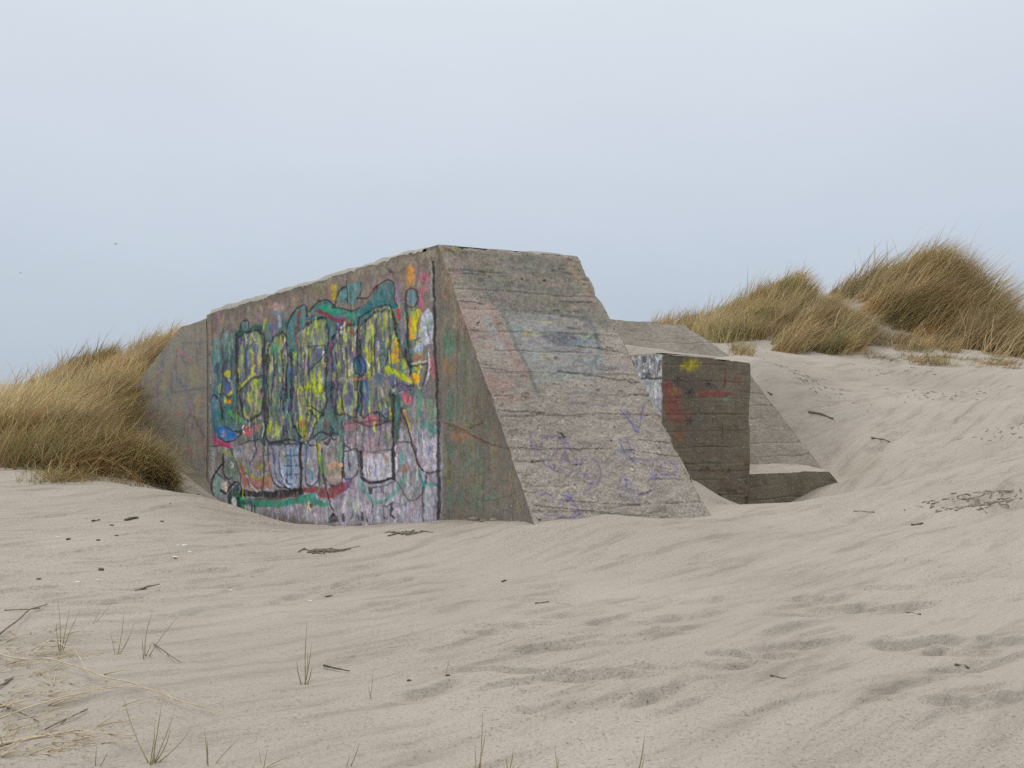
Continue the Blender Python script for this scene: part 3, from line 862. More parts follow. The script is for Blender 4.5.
K.blob(310.5, 505.5, 1.6, 2.2, (96, 70, 34), .95)
K.poly([(327.6, 523), (328.5, 517), (331, 514), (335, 513.5), (338, 517), (339, 523)], (34, 32, 38), .95, .6)
K.stroke([(331, 520), (333, 517.5), (336, 519)], 1.2, (110, 106, 118), .8)
for pts, w in [([(344, 516), (344, 521)], 2.6), ([(351, 514), (351, 519)], 1.6), ([(357.6, 516), (358, 521)], 1.4), ([(358, 517.5), (362, 518)], 1.2), ([(362, 513), (362.3, 521)], 1.8), ([(367, 519), (367, 522)], 1.8)]:
    K.stroke(pts, w, (58, 54, 66), .9, .5, False)
K.stroke([(262, 514), (290, 514)], 1.2, (128, 124, 144), .7)
K.stroke([(274, 508), (274.4, 521)], 1.0, (92, 88, 100), .7)
# lower pieces, right
K.poly([(361, 456), (374, 452), (392, 450), (392, 478), (380, 481), (366, 480), (361, 472)], (186, 182, 192), .9)
K.stroke([(360, 452), (360.4, 474), (364, 481), (372, 483), (384.5, 481), (393, 478)], 3, (22, 22, 26), .95)
K.stroke([(373, 452), (384, 450.5), (392.6, 449)], 1.1, (60, 54, 60), .85)
K.stroke([(393.6, 396), (393.8, 440), (393.6, 479)], 2.6, (26, 28, 30), .95)
K.stroke([(397.4, 398), (397, 420), (397, 438)], 6, (56, 86, 72), .85)
K.stroke([(396.6, 404), (397.4, 418)], 2.2, (38, 112, 116), .85)
K.stroke([(396.4, 445), (396.4, 468)], 1.8, (220, 220, 224), .95)
K.stroke([(402, 452), (402.4, 464)], 3.4, (70, 146, 134), .75)
K.stroke([(404, 410), (407, 420), (410.5, 432)], 2.4, (196, 160, 72), .85)
K.stroke([(401, 408), (405, 420), (409, 431), (413, 446), (416, 457), (420, 468), (428, 473), (440, 471)], 1.9, (50, 42, 42), .92)
K.poly([(416, 442), (438, 438), (439, 468), (430, 471), (422, 466), (418, 455)], (178, 172, 184), .85)
K.blob(406, 468, 5, 3, (178, 128, 104), .65)
K.stroke([(416, 472), (421, 480), (424, 488)], 3, (52, 128, 122), .85)
K.stroke([(424, 484), (438, 484.6)], 3.4, (66, 146, 138), .8)
K.stroke([(426, 474), (426, 484)], 2, (48, 48, 52), .8)
K.stroke([(422.7, 488), (423, 504), (423, 521)], 2, (64, 56, 56), .85)
K.stroke([(434, 506), (434, 520)], 1.6, (84, 78, 88), .7)
K.stroke([(360, 482), (365, 492), (375, 500), (388, 499), (398, 488), (404, 476)], 3.6, (72, 146, 134), .75, 1.2)
K.poly([(368, 488), (373, 488), (373, 494), (369, 494)], (40, 38, 44), .9)
K.stroke([(369, 488), (388, 485), (396, 480)], 1.2, (50, 48, 54), .8)
K.stroke([(383, 506), (394, 503.6)], 1.5, (44, 42, 48), .85)
K.stroke([(384, 508), (384, 516), (387, 518)], 1.5, (60, 56, 64), .8)
K.stroke([(393, 505), (391, 514), (395, 518)], 2, (44, 42, 50), .85)
K.stroke([(360.6, 514), (361, 521)], 2, (60, 56, 64), .8)
K.stroke([(390, 510), (404, 504), (414, 494)], 1, (96, 90, 104), .6)
K.blob(372, 421, 9, 5, (190, 84, 104), .55, .6, 4)
K.blob(350, 426, 7, 5, (176, 96, 128), .5, .6, 4)
K.blob(365, 455, 5, 4, (190, 150, 156), .7)
K.blob(386, 459, 2.6, 4, (150, 112, 78), .7)
K.stroke([(334, 286), (334.5, 298)], 4, (196, 176, 46), .8, 1.4)
K.blob(320, 287, 5, 6, (112, 128, 76), .7, .5)
K.blob(277, 307, 6, 3.4, (186, 152, 146), .75, .4)
K.stroke([(279.5, 312), (280, 326)], 3.4, (152, 162, 180), .85, 1)
K.stroke([(274, 312), (285, 314)], 4, (100, 124, 138), .7, 1.2)
K.poly([(274, 340), (283, 334), (287, 338), (284, 346), (274, 348)], (158, 158, 52), .7)
K.blob(275, 348, 5, 6, (84, 146, 118), .8)
K.stroke([(273, 338), (281, 333), (284, 344), (282, 356)], 1.3, (54, 58, 30), .85)
K.stroke([(216, 340), (217, 360)], 5, (122, 138, 142), .7, 1.6)
K.stroke([(226, 332), (224, 345)], 5, (116, 138, 138), .7, 1.6)
K.stroke([(209.4, 324), (209.8, 372)], 2.4, (168, 132, 130), .75)
K.stroke([(210, 374), (210, 384)], 1.8, (190, 176, 150), .8)
K.stroke([(209.2, 404), (209.4, 490)], 2.2, (176, 176, 180), .75)
K.stroke([(207.2, 320), (207.8, 400), (207.6, 492)], 1.5, (52, 44, 40), .8)
K.blob(208.5, 354.5, 1.9, 2.6, (20, 16, 14), .95)
K.poly([(386, 269), (391.6, 268.6), (392, 273), (388, 273)], (18, 16, 14), .95, .5)
# unpainted strip under the roof edge
K.poly([(310, 284), (372, 265), (437, 247), (437, 256), (404, 268), (384, 274), (360, 276), (320, 290)], (134, 126, 114), .6, 1.5)
K.stroke([(380, 264), (395, 273), (408, 268)], 1.0, (70, 62, 54), .6)
# black stripe at the end of the painted panel
K.stroke([(433.5, 262), (434.4, 300), (436, 380), (437.6, 440), (438.4, 522)], 2.8, (36, 37, 38), .9, 1.0)
K.stroke([(430.6, 262), (431.5, 300)], 2.4, (150, 150, 148), .6)
# green letters and brown rust on the end triangle
K.streaks([(441, 300), (455, 320), (500, 420), (520, 520), (442, 520)], 240, [(96, 92, 74), (112, 100, 76), (84, 96, 84), (120, 104, 82), (104, 110, 100)], 10, 40, 1, 3, (.25, .6))
for x, a, b in [(446, 330, 352), (444, 338, 356), (449, 345, 358), (451, 334, 348)]:
    K.stroke([(x, a), (x, b)], 4, (74, 116, 102), .6, 1.5)
for pts in [[(445, 396), (445, 418)], [(449, 394), (449, 420)], [(454, 398), (454, 416)], [(460, 398), (460, 418)], [(446, 440), (447, 456)], [(451, 444), (452, 460)], [(462, 446), (463, 474)], [(467, 452), (467, 470)], [(471, 456), (472, 470)], [(477, 448), (478, 472)],
            [(448, 484), (448, 508)], [(448, 500), (460, 500)], [(460, 488), (460, 510)], [(471, 490), (471, 512)], [(471, 490), (484, 486)], [(474, 502), (486, 498)], [(477, 490), (477, 510)], [(484, 500), (494, 494)]]:
    K.stroke(pts, 3, (70, 112, 94), .46, 1.3)
K.stroke([(442, 424), (455, 428), (472, 436), (486, 444)], 2, (120, 66, 54), .6, .8)
K.blob(458, 436, 9, 4, (150, 96, 74), .5, .6, 4)
K.stroke([(442, 422), (460, 428), (484, 441), (507, 448)], 0.9, (44, 36, 30), .75)
K.stroke([(466, 428), (482, 423)], 0.9, (44, 36, 30), .7)
K.stroke([(442, 478), (470, 476), (484, 472)], 0.9, (58, 48, 38), .6)
K.stroke([(480, 500), (498, 498), (524, 490)], 0.9, (58, 48, 38), .6)
K.stroke([(456, 300), (456, 370), (457, 420)], 0.9, (64, 54, 42), .5)
K.stroke([(481, 420), (482, 520)], 0.9, (64, 54, 42), .5)
K.stroke([(511, 490), (512, 522)], 0.9, (50, 42, 34), .6)
K.blob(447, 366, 6, 9, (136, 108, 68), .4, .6, 4)
K.blob(450, 251, 14, 4, (116, 106, 56), .7, .5, 4)
K.poly([(440, 249), (470, 252), (470, 330), (442, 300)], (128, 112, 94), .55, 2)
K.streaks([(440, 250), (470, 260), (480, 360), (455, 340), (440, 300)], 160, [(150, 118, 108), (120, 110, 92), (96, 92, 78), (140, 124, 104)], 4, 14, 1, 3, (.3, .7))

for pts, w in [([(268, 345), (269, 380), (268, 420)], 1.3), ([(244, 340), (246, 378)], 1.2), ([(281, 350), (283, 378), (279, 412)], 1.3), ([(298, 345), (297, 400), (299, 430)], 1.3), ([(305, 352), (304, 392), (309, 404)], 1.2),
               ([(335, 352), (337, 380), (334, 410)], 1.2), ([(346, 345), (347, 378)], 1.2), ([(376, 318), (375, 352), (377, 372)], 1.2), ([(388, 312), (390, 340), (386, 366)], 1.3), ([(366, 320), (365, 350)], 1.1), ([(356, 398), (357, 424), (355, 446)], 1.1), ([(341, 420), (344, 450), (342, 476)], 1.2),
               ([(222, 345), (223, 376), (220, 398)], 1.2), ([(232, 350), (231, 380)], 1.1), ([(316, 440), (318, 470), (320, 486)], 1.1), ([(262, 448), (264, 478), (262, 490)], 1.2), ([(378, 402), (381, 430), (379, 446)], 1.1), ([(348, 452), (350, 470)], 1.2), ([(254, 436), (256, 452), (250, 466)], 1.1)]:
    K.stroke(pts, w, (48, 50, 58), .75)
K.streaks([(209, 330), (436, 262), (438, 522), (330, 522), (209, 490)], 450, [(112, 106, 104), (96, 92, 90), (136, 132, 134), (84, 84, 88), (126, 118, 110)], 4, 16, .7, 1.7, (.3, .65))
for _i in range(190):
    _x, _y = random.uniform(212, 432), random.uniform(318, 505)
    _c = random.choice([(204, 208, 206), (188, 192, 204), (196, 150, 166), (70, 150, 140), (190, 200, 90), (60, 110, 160), (214, 210, 190), (60, 60, 84), (90, 70, 110), (150, 110, 90), (86, 130, 96), (48, 56, 60)])
    K.stroke([(_x, _y), (_x + random.uniform(-1.2, 1.2), _y + random.uniform(2, 6)), (_x + random.uniform(-2.5, 2.5), _y + random.uniform(5, 14))], random.uniform(.8, 1.7), _c, .75)
K.weather((128, 122, 118), -.14, .32)
K.rgb = np.clip(K.rgb, 0.008, .85)
K.replay(.62)
# ---- the far, fainter part of the flank wall
K.poly([(118, 402), (182, 322), (210, 314), (210, 498), (150, 440)], (126, 120, 108), .8, 3)
K.streaks([(126, 400), (182, 330), (206, 322), (206, 488), (150, 430)], 220, [(120, 96, 100), (112, 104, 98), (104, 96, 106), (128, 108, 96), (104, 110, 104)], 5, 22, 1, 3, (.25, .6))
for pts, c, w in [([(126, 398), (142, 397), (158, 396)], (98, 74, 98), 1.8), ([(158, 369), (158, 396)], (98, 74, 98), 1.8), ([(182, 343), (206, 342)], (70, 86, 94), 1.8), ([(184, 344), (183, 360), (190, 362)], (74, 82, 100), 1.8),
                  ([(196, 346), (197, 362)], (72, 94, 96), 2.4), ([(170, 392), (188, 390), (206, 388)], (86, 72, 108), 1.8), ([(172, 372), (172, 392)], (84, 78, 110), 2), ([(183, 436), (186, 422), (191, 415), (198, 424), (204, 436)], (54, 58, 54), 1.7),
                  ([(165, 369), (165, 388)], (138, 126, 90), 5), ([(192, 370), (193, 382)], (128, 128, 88), 5), ([(198, 398), (198, 408)], (148, 118, 84), 6), ([(176, 414), (190, 411)], (160, 88, 96), 2.4), ([(180, 352), (192, 362)], (146, 98, 112), 3),
                  ([(140, 412), (160, 416)], (150, 100, 104), 4), ([(162, 350), (164, 372)], (92, 92, 112), 4), ([(196, 440), (204, 444)], (150, 96, 96), 3), ([(178, 378), (188, 392)], (88, 88, 116), 4)]:
    K.stroke(pts, w, c, .5, 1.0)
K.streaks([(126, 400), (182, 330), (206, 322), (206, 488), (150, 430)], 320, [(114, 106, 98), (104, 100, 92), (130, 122, 110), (92, 90, 86), (108, 112, 102), (134, 116, 110)], 3, 12, .7, 2, (.3, .6))

# ---- the sloping front
S_ = Canvas(436, 238, 720, 560)
S_.poly([(440, 246), (578, 257), (600, 300), (612, 330), (500, 312), (480, 300)], (98, 98, 86), .74, 6)
S_.streaks([(440, 248), (578, 258), (612, 330), (500, 312), (450, 300)], 330, [(96, 104, 90), (120, 118, 100), (132, 112, 104), (108, 116, 104), (140, 128, 112), (94, 98, 92)], 8, 30, 1.5, 4, (.2, .55), True)
S_.blob(452, 250, 14, 4, (118, 108, 58), .7, .5, 4)
S_.poly([(462, 250), (470, 250), (472, 272), (460, 274)], (86, 92, 86), .6, 2)
S_.blob(455, 274, 7, 6, (146, 104, 100), .5, .6, 4)
S_.blob(470, 262, 26, 5, (150, 122, 110), .35, .6, 4)
S_.blob(555, 284, 10, 5, (152, 124, 116), .55, .6, 4)
S_.blob(520, 277, 14, 4, (150, 136, 122), .5, .6, 4)
S_.blob(540, 296, 12, 5, (138, 136, 104), .5, .6, 4)
S_.blob(575, 300, 14, 6, (146, 124, 116), .5, .6, 4)
S_.poly([(562, 258), (577, 262), (592, 294), (603, 314), (596, 312), (584, 292), (570, 272)], (150, 122, 96), .55, 2)
S_.poly([(505, 313), (545, 314), (585, 320), (597, 330), (604, 356), (600, 378), (545, 382), (534, 386), (520, 350)], (136, 140, 142), .6, 3)
S_.streaks([(508, 314), (588, 322), (602, 360), (600, 378), (534, 384)], 150, [(124, 132, 140), (146, 146, 142), (110, 120, 130), (150, 146, 132), (134, 140, 134)], 8, 24, 1.5, 4, (.25, .6), True)
S_.stroke([(504, 310), (520, 311), (548, 313), (586, 319)], 2.6, (80, 84, 78), .65, 1.2)
S_.stroke([(502, 312), (512, 334), (522, 356), (534, 384), (540, 396)], 4, (92, 102, 96), .65, 1.6)
S_.stroke([(586, 320), (594, 330), (600, 350)], 4, (98, 104, 108), .6, 1.6)
S_.stroke([(488, 304), (500, 328), (512, 352), (526, 376)], 6, (160, 104, 102), .42, 2.4)
S_.stroke([(486, 318), (494, 334), (502, 348)], 5, (148, 154, 164), .6, 1.6)
S_.poly([(542, 334), (560, 332), (580, 338), (588, 344), (570, 347), (548, 344)], (88, 100, 112), .7, 2.5)
S_.blob(567, 338, 9, 5, (98, 94, 106), .6, .5, 4)
S_.stroke([(570, 343), (592, 341)], 4, (100, 132, 150), .6, 2)
S_.blob(529, 333, 8, 4, (166, 160, 108), .65, .5, 4)
S_.blob(545, 322, 7, 3, (160, 152, 116), .5, .5, 4)
S_.stroke([(552, 352), (580, 350)], 4, (104, 106, 98), .6, 2)
S_.blob(582, 328, 5, 6, (168, 142, 126), .55, .5, 4)
S_.blob(585, 326, 3, 8, (108, 116, 124), .5, .5, 4)
S_.blob(490, 384, 20, 10, (166, 112, 108), .45, .7, 5)
S_.blob(470, 330, 12, 26, (156, 116, 108), .4, .7, 6)
S_.streaks([(446, 290), (486, 300), (530, 400), (500, 410), (470, 360)], 120, [(164, 108, 106), (150, 120, 112), (172, 128, 122), (120, 110, 98)], 3, 12, .8, 2.2, (.3, .6), True)
S_.stroke([(492, 400), (520, 398), (506, 404)], 2, (170, 100, 96), .5, 1.2)
S_.stroke([(478, 364), (484, 392)], 4, (168, 112, 110), .4, 2)
S_.stroke([(566, 394), (590, 394), (608, 398)], 3.4, (112, 112, 116), .6, 1.5)
S_.stroke([(568, 403), (590, 405), (608, 407)], 3.4, (104, 104, 112), .65, 1.5)
S_.stroke([(592, 366), (628, 368)], 3.4, (106, 110, 118), .5, 1.5)
VI = (104, 98, 144)
for pts, w in [([(529.5, 434), (531, 446), (538, 455), (546, 464), (559, 471), (562, 460), (565, 446), (560, 437)], 1.3), ([(531, 437), (540, 450), (556, 468)], 1.1), ([(541, 446), (543, 438), (552, 434), (560, 438), (566, 446), (566, 458), (574, 464), (580, 466)], 1.2),
               ([(566, 440), (572, 450), (578, 462)], 1.1), ([(581, 464), (584, 459), (592, 459), (599, 465), (602, 475), (598, 482), (593, 480)], 1.3), ([(569, 476), (574, 471), (582, 472), (590, 480), (590, 488), (584, 494)], 1.3), ([(552, 456), (558, 450)], 1.3),
               ([(619, 440), (622, 450), (630, 458), (636, 463)], 1.3), ([(626, 440), (630, 450), (628, 454)], 1.2), ([(617, 450), (634, 452)], 1.1), ([(636, 460), (650, 461), (660, 459)], 1.1),
               ([(649, 472), (654, 480), (656, 473), (650, 479)], 1.4), ([(660, 474), (662, 464), (674, 463), (678, 470), (668, 474), (660, 473)], 1.2), ([(652, 466), (652, 476)], 1.2), ([(648, 479), (676, 478)], 1.1),
               ([(618, 486), (622, 478), (626, 475), (626, 488)], 1.3), ([(617, 488), (630, 484), (634, 478)], 1.2), ([(630, 488), (640, 496), (652, 490), (656, 486)], 1.2), ([(640, 494), (634, 502)], 1.1),
               ([(539, 496), (546, 494), (552, 498), (548, 502)], 1.2), ([(561, 494), (572, 498), (564, 500), (574, 494)], 1.6), ([(568, 490), (572, 500), (578, 510)], 1.3), ([(557, 506), (562, 500), (562, 508)], 1.2), ([(552, 514), (566, 518), (580, 514), (572, 508)], 1.2), ([(574, 512), (576, 519), (584, 516)], 1.3), ([(545, 514), (552, 517)], 1.1),
               ([(620, 411), (632, 424), (638, 432), (640, 424), (643, 404)], 1.2), ([(626, 411), (636, 420), (644, 416)], 1.1), ([(624, 410), (636, 430)], 1.1), ([(637, 426), (638, 434)], 1.2)]:
    S_.stroke(pts, w * 1.4, VI, .78, .9)
S_.streaks([(525, 432), (600, 440), (690, 470), (690, 512), (540, 516)], 160, [(126, 116, 150), (112, 108, 140), (170, 160, 150), (110, 96, 84)], 3, 9, .6, 1.3, (.2, .5), True)
S_.poly([(592, 512), (612, 514), (632, 518), (630, 522), (594, 522)], (92, 100, 100), .5, 2)
S_.blob(628, 494, 8, 8, (126, 126, 134), .4, .6, 4)
S_.blob(622, 456, 8, 8, (128, 128, 140), .35, .6, 4)
for cx, cy in [(580, 445), (605, 449), (560, 497), (595, 496), (638, 449), (551, 454), (612, 503), (540, 430), (659, 452), (645, 487), (668, 495), (676, 508), (590, 480), (632, 468), (575, 488), (600, 503)]:
    S_.blob(cx, cy, 1.1, 0.9, (205, 198, 184), .8)
for cx, cy in [(561, 433), (576, 466), (611, 441), (634, 470), (540, 519), (478, 323), (545, 280), (522, 279), (600, 390), (532, 461), (615, 428), (700, 512), (555, 358), (486, 470)]:
    S_.blob(cx, cy, 1.8, 1.2, (34, 28, 24), .85)
S_.stroke([(558, 432), (561, 434), (565, 436)], 2.4, (30, 26, 22), .85)
# dark joints between the boards (only parts of them have opened)
for pts in [[(460, 274), (480, 275), (490, 276)], [(460, 301), (485, 304)], [(483, 368), (512, 372)], [(560, 300), (592, 303)], [(575, 346), (618, 351)], [(496, 410), (520, 412), (545, 413)], [(480, 364), (492, 366)], [(557, 371), (600, 376), (640, 382)], [(494, 396), (512, 396)], [(520, 397), (535, 398)],
            [(509, 447), (540, 449), (575, 449), (610, 449)], [(640, 440), (672, 444)], [(625, 450), (660, 455), (684, 456)], [(533, 506), (570, 509), (600, 512), (650, 517)], [(531, 462), (545, 461)], [(568, 465), (582, 465)], [(520, 492), (534, 493)], [(590, 483), (600, 484)], [(640, 495), (655, 489)], [(560, 500), (600, 503), (640, 505)], [(630, 393), (660, 396)], [(552, 384), (560, 384)]]:
    S_.stroke(pts, 1.25, (44, 36, 30), .8, .5)
for pts in [[(520, 478), (536, 480)], [(600, 418), (620, 420)], [(540, 425), (552, 424)], [(660, 478), (684, 480)], [(500, 424), (516, 425)], [(470, 330), (480, 331)], [(600, 524), (660, 512)], [(500, 436), (512, 437)], [(560, 415), (590, 416)], [(640, 464), (660, 467)]]:
    S_.stroke(pts, 1.0, (70, 58, 48), .6, .5)

# ---- the annex front and its white-painted side
X_ = Canvas(610, 335, 770, 540)
X_.streaks([(662, 354), (748, 362), (752, 510), (690, 470), (662, 420)], 200, [(88, 78, 62), (112, 100, 80), (100, 92, 78), (120, 104, 84), (84, 80, 70)], 5, 18, 1, 3, (.2, .5), True)
X_.poly([(663, 354), (690, 356), (692, 372), (664, 376)], (88, 88, 78), .6, 2)
X_.blob(691, 366, 9, 6, (156, 146, 30), .97, .4, 3)
X_.blob(691, 366, 6, 4, (170, 158, 30), .97, .4, 3)
X_.blob(671, 400, 10, 12, (134, 66, 62), .7, .5, 5)
X_.blob(676, 416, 12, 8, (136, 72, 64), .6, .5, 5)
X_.blob(668, 386, 5, 5, (150, 58, 64), .7, .5, 3)
X_.blob(690, 384, 20, 6, (96, 78, 86), .5, .6, 4)
X_.blob(682, 436, 12, 8, (126, 86, 64), .5, .6, 4)
X_.blob(675, 391, 5, 4, (150, 120, 58), .6, .5, 3)
X_.stroke([(702, 394), (716, 394), (732, 396)], 5, (140, 54, 58), .75, 1.5)
X_.blob(729, 399, 4.5, 2.2, (104, 136, 120), .75)
X_.blob(690, 438, 5, 7, (92, 94, 100), .5, .5, 3)
X_.blob(697, 422, 6, 8, (98, 102, 100), .5, .6, 3)
for cx, cy in [(678, 379), (709, 384), (689, 420), (690, 392)]:
    for k in range(6):
        a = k * math.pi / 3 + cx
        X_.stroke([(cx, cy), (cx + 5 * math.cos(a), cy + 5 * math.sin(a))], 1.4, (42, 44, 46), .7)
X_.streaks([(720, 370), (740, 370), (740, 386), (720, 386)], 24, [(120, 62, 54), (134, 90, 70)], 3, 8, 1, 2, (.3, .6))
X_.blob(709, 366, 2, 1.2, (150, 90, 80), .8)
for pts in [[(692, 446), (728, 446)], [(700, 414), (740, 413)], [(680, 470), (752, 470)], [(676, 463), (696, 464)], [(722, 425), (722, 438)], [(734, 424), (736, 428)], [(664, 420), (680, 421)]]:
    X_.stroke(pts, 1.0, (48, 40, 32), .65, .5)
X_.streaks([(700, 465), (752, 470), (752, 505), (720, 490)], 60, [(140, 120, 90), (70, 58, 44), (120, 100, 74)], 3, 8, 1, 2, (.3, .6), True)
XL_ = Canvas(600, 335, 672, 480)
XL_.poly([(620, 350), (662, 352), (662, 424), (640, 420), (630, 400)], (196, 198, 206), .92, 1)
XL_.streaks([(622, 352), (662, 354), (662, 378), (622, 378)], 130, [(112, 114, 118), (226, 228, 232), (90, 92, 96), (150, 152, 158)], 2, 7, 1, 2.4, (.5, .9))
XL_.streaks([(630, 380), (662, 382), (662, 424), (640, 420)], 60, [(226, 230, 238), (178, 182, 194), (206, 210, 220)], 4, 14, 1, 2.6, (.5, .9))
XL_.stroke([(630, 379), (662, 379)], 2, (70, 70, 72), .85)

S_.weather((140, 134, 126), .15, .3, 5, 2.5, 31)
X_.weather((100, 90, 74), .08, .35, 4, 3, 51)
XL_.weather((120, 120, 122), .1, .25, 2, 3, 71)
# ------------------------------------------------------------------ bunker meshes
CENTRE = W(6.0, 1.0, 1.0)


def wobble(p, amp=0.012, chip=None):
    """slow unevenness of cast concrete plus broken arrises; depends on position only, so faces stay joined"""
    d = np.stack([fbm(p[:, 0] * 1.7, p[:, 1] * 1.7, p[:, 2] * 1.7, 5 + k, 4, 0.55) for k in range(3)], -1) * amp
    if chip is not None:
        for a, b, ax in chip:
            a, b = np.asarray(a, float), np.asarray(b, float)
            ab = b - a
            t = np.clip(((p - a) @ ab) / (ab @ ab), 0, 1)
            dist = np.linalg.norm(p - a - t[:, None] * ab, axis=1)
            n = fbm(p[:, 0] * 5, p[:, 1] * 5, p[:, 2] * 5, 77, 4, 0.6)
            w = np.exp(-(dist / 0.05) ** 2) * (0.006 + 0.045 * np.maximum(n - .1, 0))
            d += w[:, None] * np.asarray(ax, float)
    return p + d


def patch(c00, c10, c11, c01, us, vs):
    us, vs = np.asarray(us), np.asarray(vs)
    U, V = np.meshgrid(us, vs, indexing='ij')
    U, V = U[..., None], V[..., None]
    p = (1 - U) * (1 - V) * c00 + U * (1 - V) * c10 + U * V * c11 + (1 - U) * V * c01
    return p.reshape(-1, 3), len(us), len(vs)


class Solid:
    def __init__(s, chip=None, amp=0.012):
        s.v, s.f, s.c, s.n = [], [], [], 0
        s.chip, s.amp = chip, amp

    def add(s, p, nu, nv, canvas=None, groove=None, normal=None):
        q = wobble(p, s.amp, s.chip)
        if groove is not None:
            q = q + groove[:, None] * np.asarray(normal)
        col = np.zeros((len(p), 4))
        if canvas is not None:
            px, py = to_px(p)
            col = canvas.sample(px, py)
            col[:, :3] *= s.gain
        s.v.append(q)
        s.f.append(grid_faces(nu, nv, s.n))
        s.c.append(col)
        s.n += len(p)

    gain = 1.0

    def build(s, name, mat, parent):
        return mesh_obj(name, np.vstack(s.v), np.vstack(s.f), mat, parent, False, np.vstack(s.c))


bunker = empty('concrete_bunker', (float(C0[0]), float(C0[1]), 0.0))
tag(bunker, 'half buried concrete bunker with graffiti covered wall and sloping grey front', 'bunker')
ZB = -1.2


def tf(z):
    return -(ROOF - z) * BAT


def ws(z):
    return RS0 + 0.088 * (ROOF - z)


TE = 12.45      # end of the bright painted wall; beyond it the wall turns outwards
N_FLANK = np.array([-Q[0], -Q[1], 0])
N_FRONT = np.array([-D[0], -D[1], BAT]) / math.hypot(1, BAT)
chips = [(W(0, 0, ROOF), W(tf(ZB), 0, ZB), (Q[0] * .5, Q[1] * .5, -0.3)), (W(0, 0, ROOF), W(16, 0, ROOF), (0, 0, -1)), (W(0, 0, ROOF), W(0, RS0, ROOF), (D[0] * .6, D[1] * .6, -.8)),
         (W(0, RS0, ROOF), W(tf(ZB), ws(ZB), ZB), (-Q[0] * .8, -Q[1] * .8, -.2))]
fw = Solid(chips, 0.014)
fw.gain = 1.6
zz = np.concatenate([[0, 0.12], np.linspace(0.13, 1, 330)])


def vplanks(t, z, width, seed, depth=0.006):
    k = np.floor(t / width)
    off = (_hash(k.astype(np.int64), np.int64(0), np.int64(seed), seed) - .5) * 0.012
    fr = np.abs(t / width - k - .0)
    edge = np.minimum(fr, 1 - fr) * width
    return off * 0.6 - depth * np.exp(-(edge / 0.012) ** 2)


def spread_t(t0, t1, step_px):
    """parameters along the flank so that detail is finer at the near end"""
    out = [t0]
    while out[-1] < t1:
        y = C0[1] + D[1] * out[-1]
        x = C0[0] + D[0] * out[-1]
        dpx = abs(F * (D[0] * y - x * D[1]) / y / y)
        out.append(out[-1] + step_px / dpx)
    out[-1] = t1
    return np.array(out)


ts = spread_t(0, TE, 0.62)
p, nu, nv = patch(W(0, 0, ZB), W(TE, 0, ZB), W(TE, 0, ROOF), W(0, 0, ROOF), ts / TE, zz)
t_ = np.repeat(ts, nv)
fade = sstep(0, .05, np.minimum(t_, TE - t_)) * sstep(0, .06, ROOF - p[:, 2])
fw.add(p, nu, nv, K, vplanks(t_, p[:, 2], 0.205, 3) * fade, N_FLANK)
# end triangle, same plane
us = np.linspace(0, 1, 150)
p, nu, nv = patch(W(tf(ZB), 0, ZB), W(0, 0, ZB), W(0, 0, ROOF), W(0, 0, ROOF), us, zz)
t_ = (p[:, :2] - C0) @ D
fade = sstep(0, .06, -t_) * sstep(0, .1, t_ - tf(p[:, 2]))
fw.add(p, nu, nv, K, (vplanks(t_ + 40, p[:, 2], 0.235, 9) - 0.012) * fade, N_FLANK)
# sloping front
us = np.linspace(0, 1, 230)
p, nu, nv = patch(W(tf(ZB), 0, ZB), W(tf(ZB), ws(ZB), ZB), W(0, RS0, ROOF), W(0, 0, ROOF), us, np.concatenate([[0, 0.12], np.linspace(0.13, 1, 420)]))
s_ = (p[:, :2] - C0) @ Q
bl = np.array([-0.6, -.2, 0.1, 0.36, .62, .9, 1.15, 1.42, 1.66, 1.94, 2.2, 2.46, 2.74, 3.0, 3.26])
gr = np.zeros(len(p))
zw = p[:, 2] + 0.012 * vnoise(s_ * 3, p[:, 2] * .5, 0, 8)
for i, b_ in enumerate(bl):
    msk = sstep(-.15, .25, vnoise(s_ * 1.6 + i * 7.3, i * 3.1, 0, 12))
    gr -= 0.011 * msk * np.exp(-((zw - b_) / 0.012) ** 2)
    gr += 0.012 * (random.random() - .5) * ((zw > b_) & (zw < (bl[i + 1] if i + 1 < len(bl) else 9)))
rough = fbm(p[:, 0] * 9, p[:, 1] * 9, p[:, 2] * 9, 31, 4, .6)
gr = gr + 0.008 * rough * sstep(2.6, 1.2, p[:, 2]) + 0.004 * rough - 0.016 * sstep(.75, .95, fbm(p[:, 0] * 5, p[:, 1] * 5, p[:, 2] * 8, 55, 2))
fade = sstep(0, .05, s_) * sstep(0, .05, ws(p[:, 2]) - s_) * sstep(0, .05, ROOF - p[:, 2])
SL = Solid(chips, 0.010)
SL.gain = 1.12
SL.add(p, nu, nv, S_, gr * fade, N_FRONT)
# right side, roof and far end
fw.add(*patch(W(tf(ZB), ws(ZB), ZB), W(TE + 1.4, ws(ZB), ZB), W(TE + 1.4, RS0, ROOF), W(0, RS0, ROOF), np.linspace(0, 1, 160), np.linspace(0, 1, 50)))
fw.add(*patch(W(0, 0, ROOF), W(TE, 0, ROOF), W(TE + 1.4, RS0, ROOF), W(0, RS0, ROOF), ts / TE, np.linspace(0, 1, 24)))
fw.add(*patch(W(TE, 0, ZB), W(TE + 1.4, ws(ZB), ZB), W(TE + 1.4, RS0, ROOF), W(TE, 0, ROOF), np.linspace(0, 1, 20), np.linspace(0, 1, 30)))
wall_o = fw.build('flank_wall', M_WALL, bunker)
tag(wall_o, 'tall flank wall covered in bright lettering and dark outlines')
slope_o = SL.build('sloping_front', M_SLOPE, bunker)

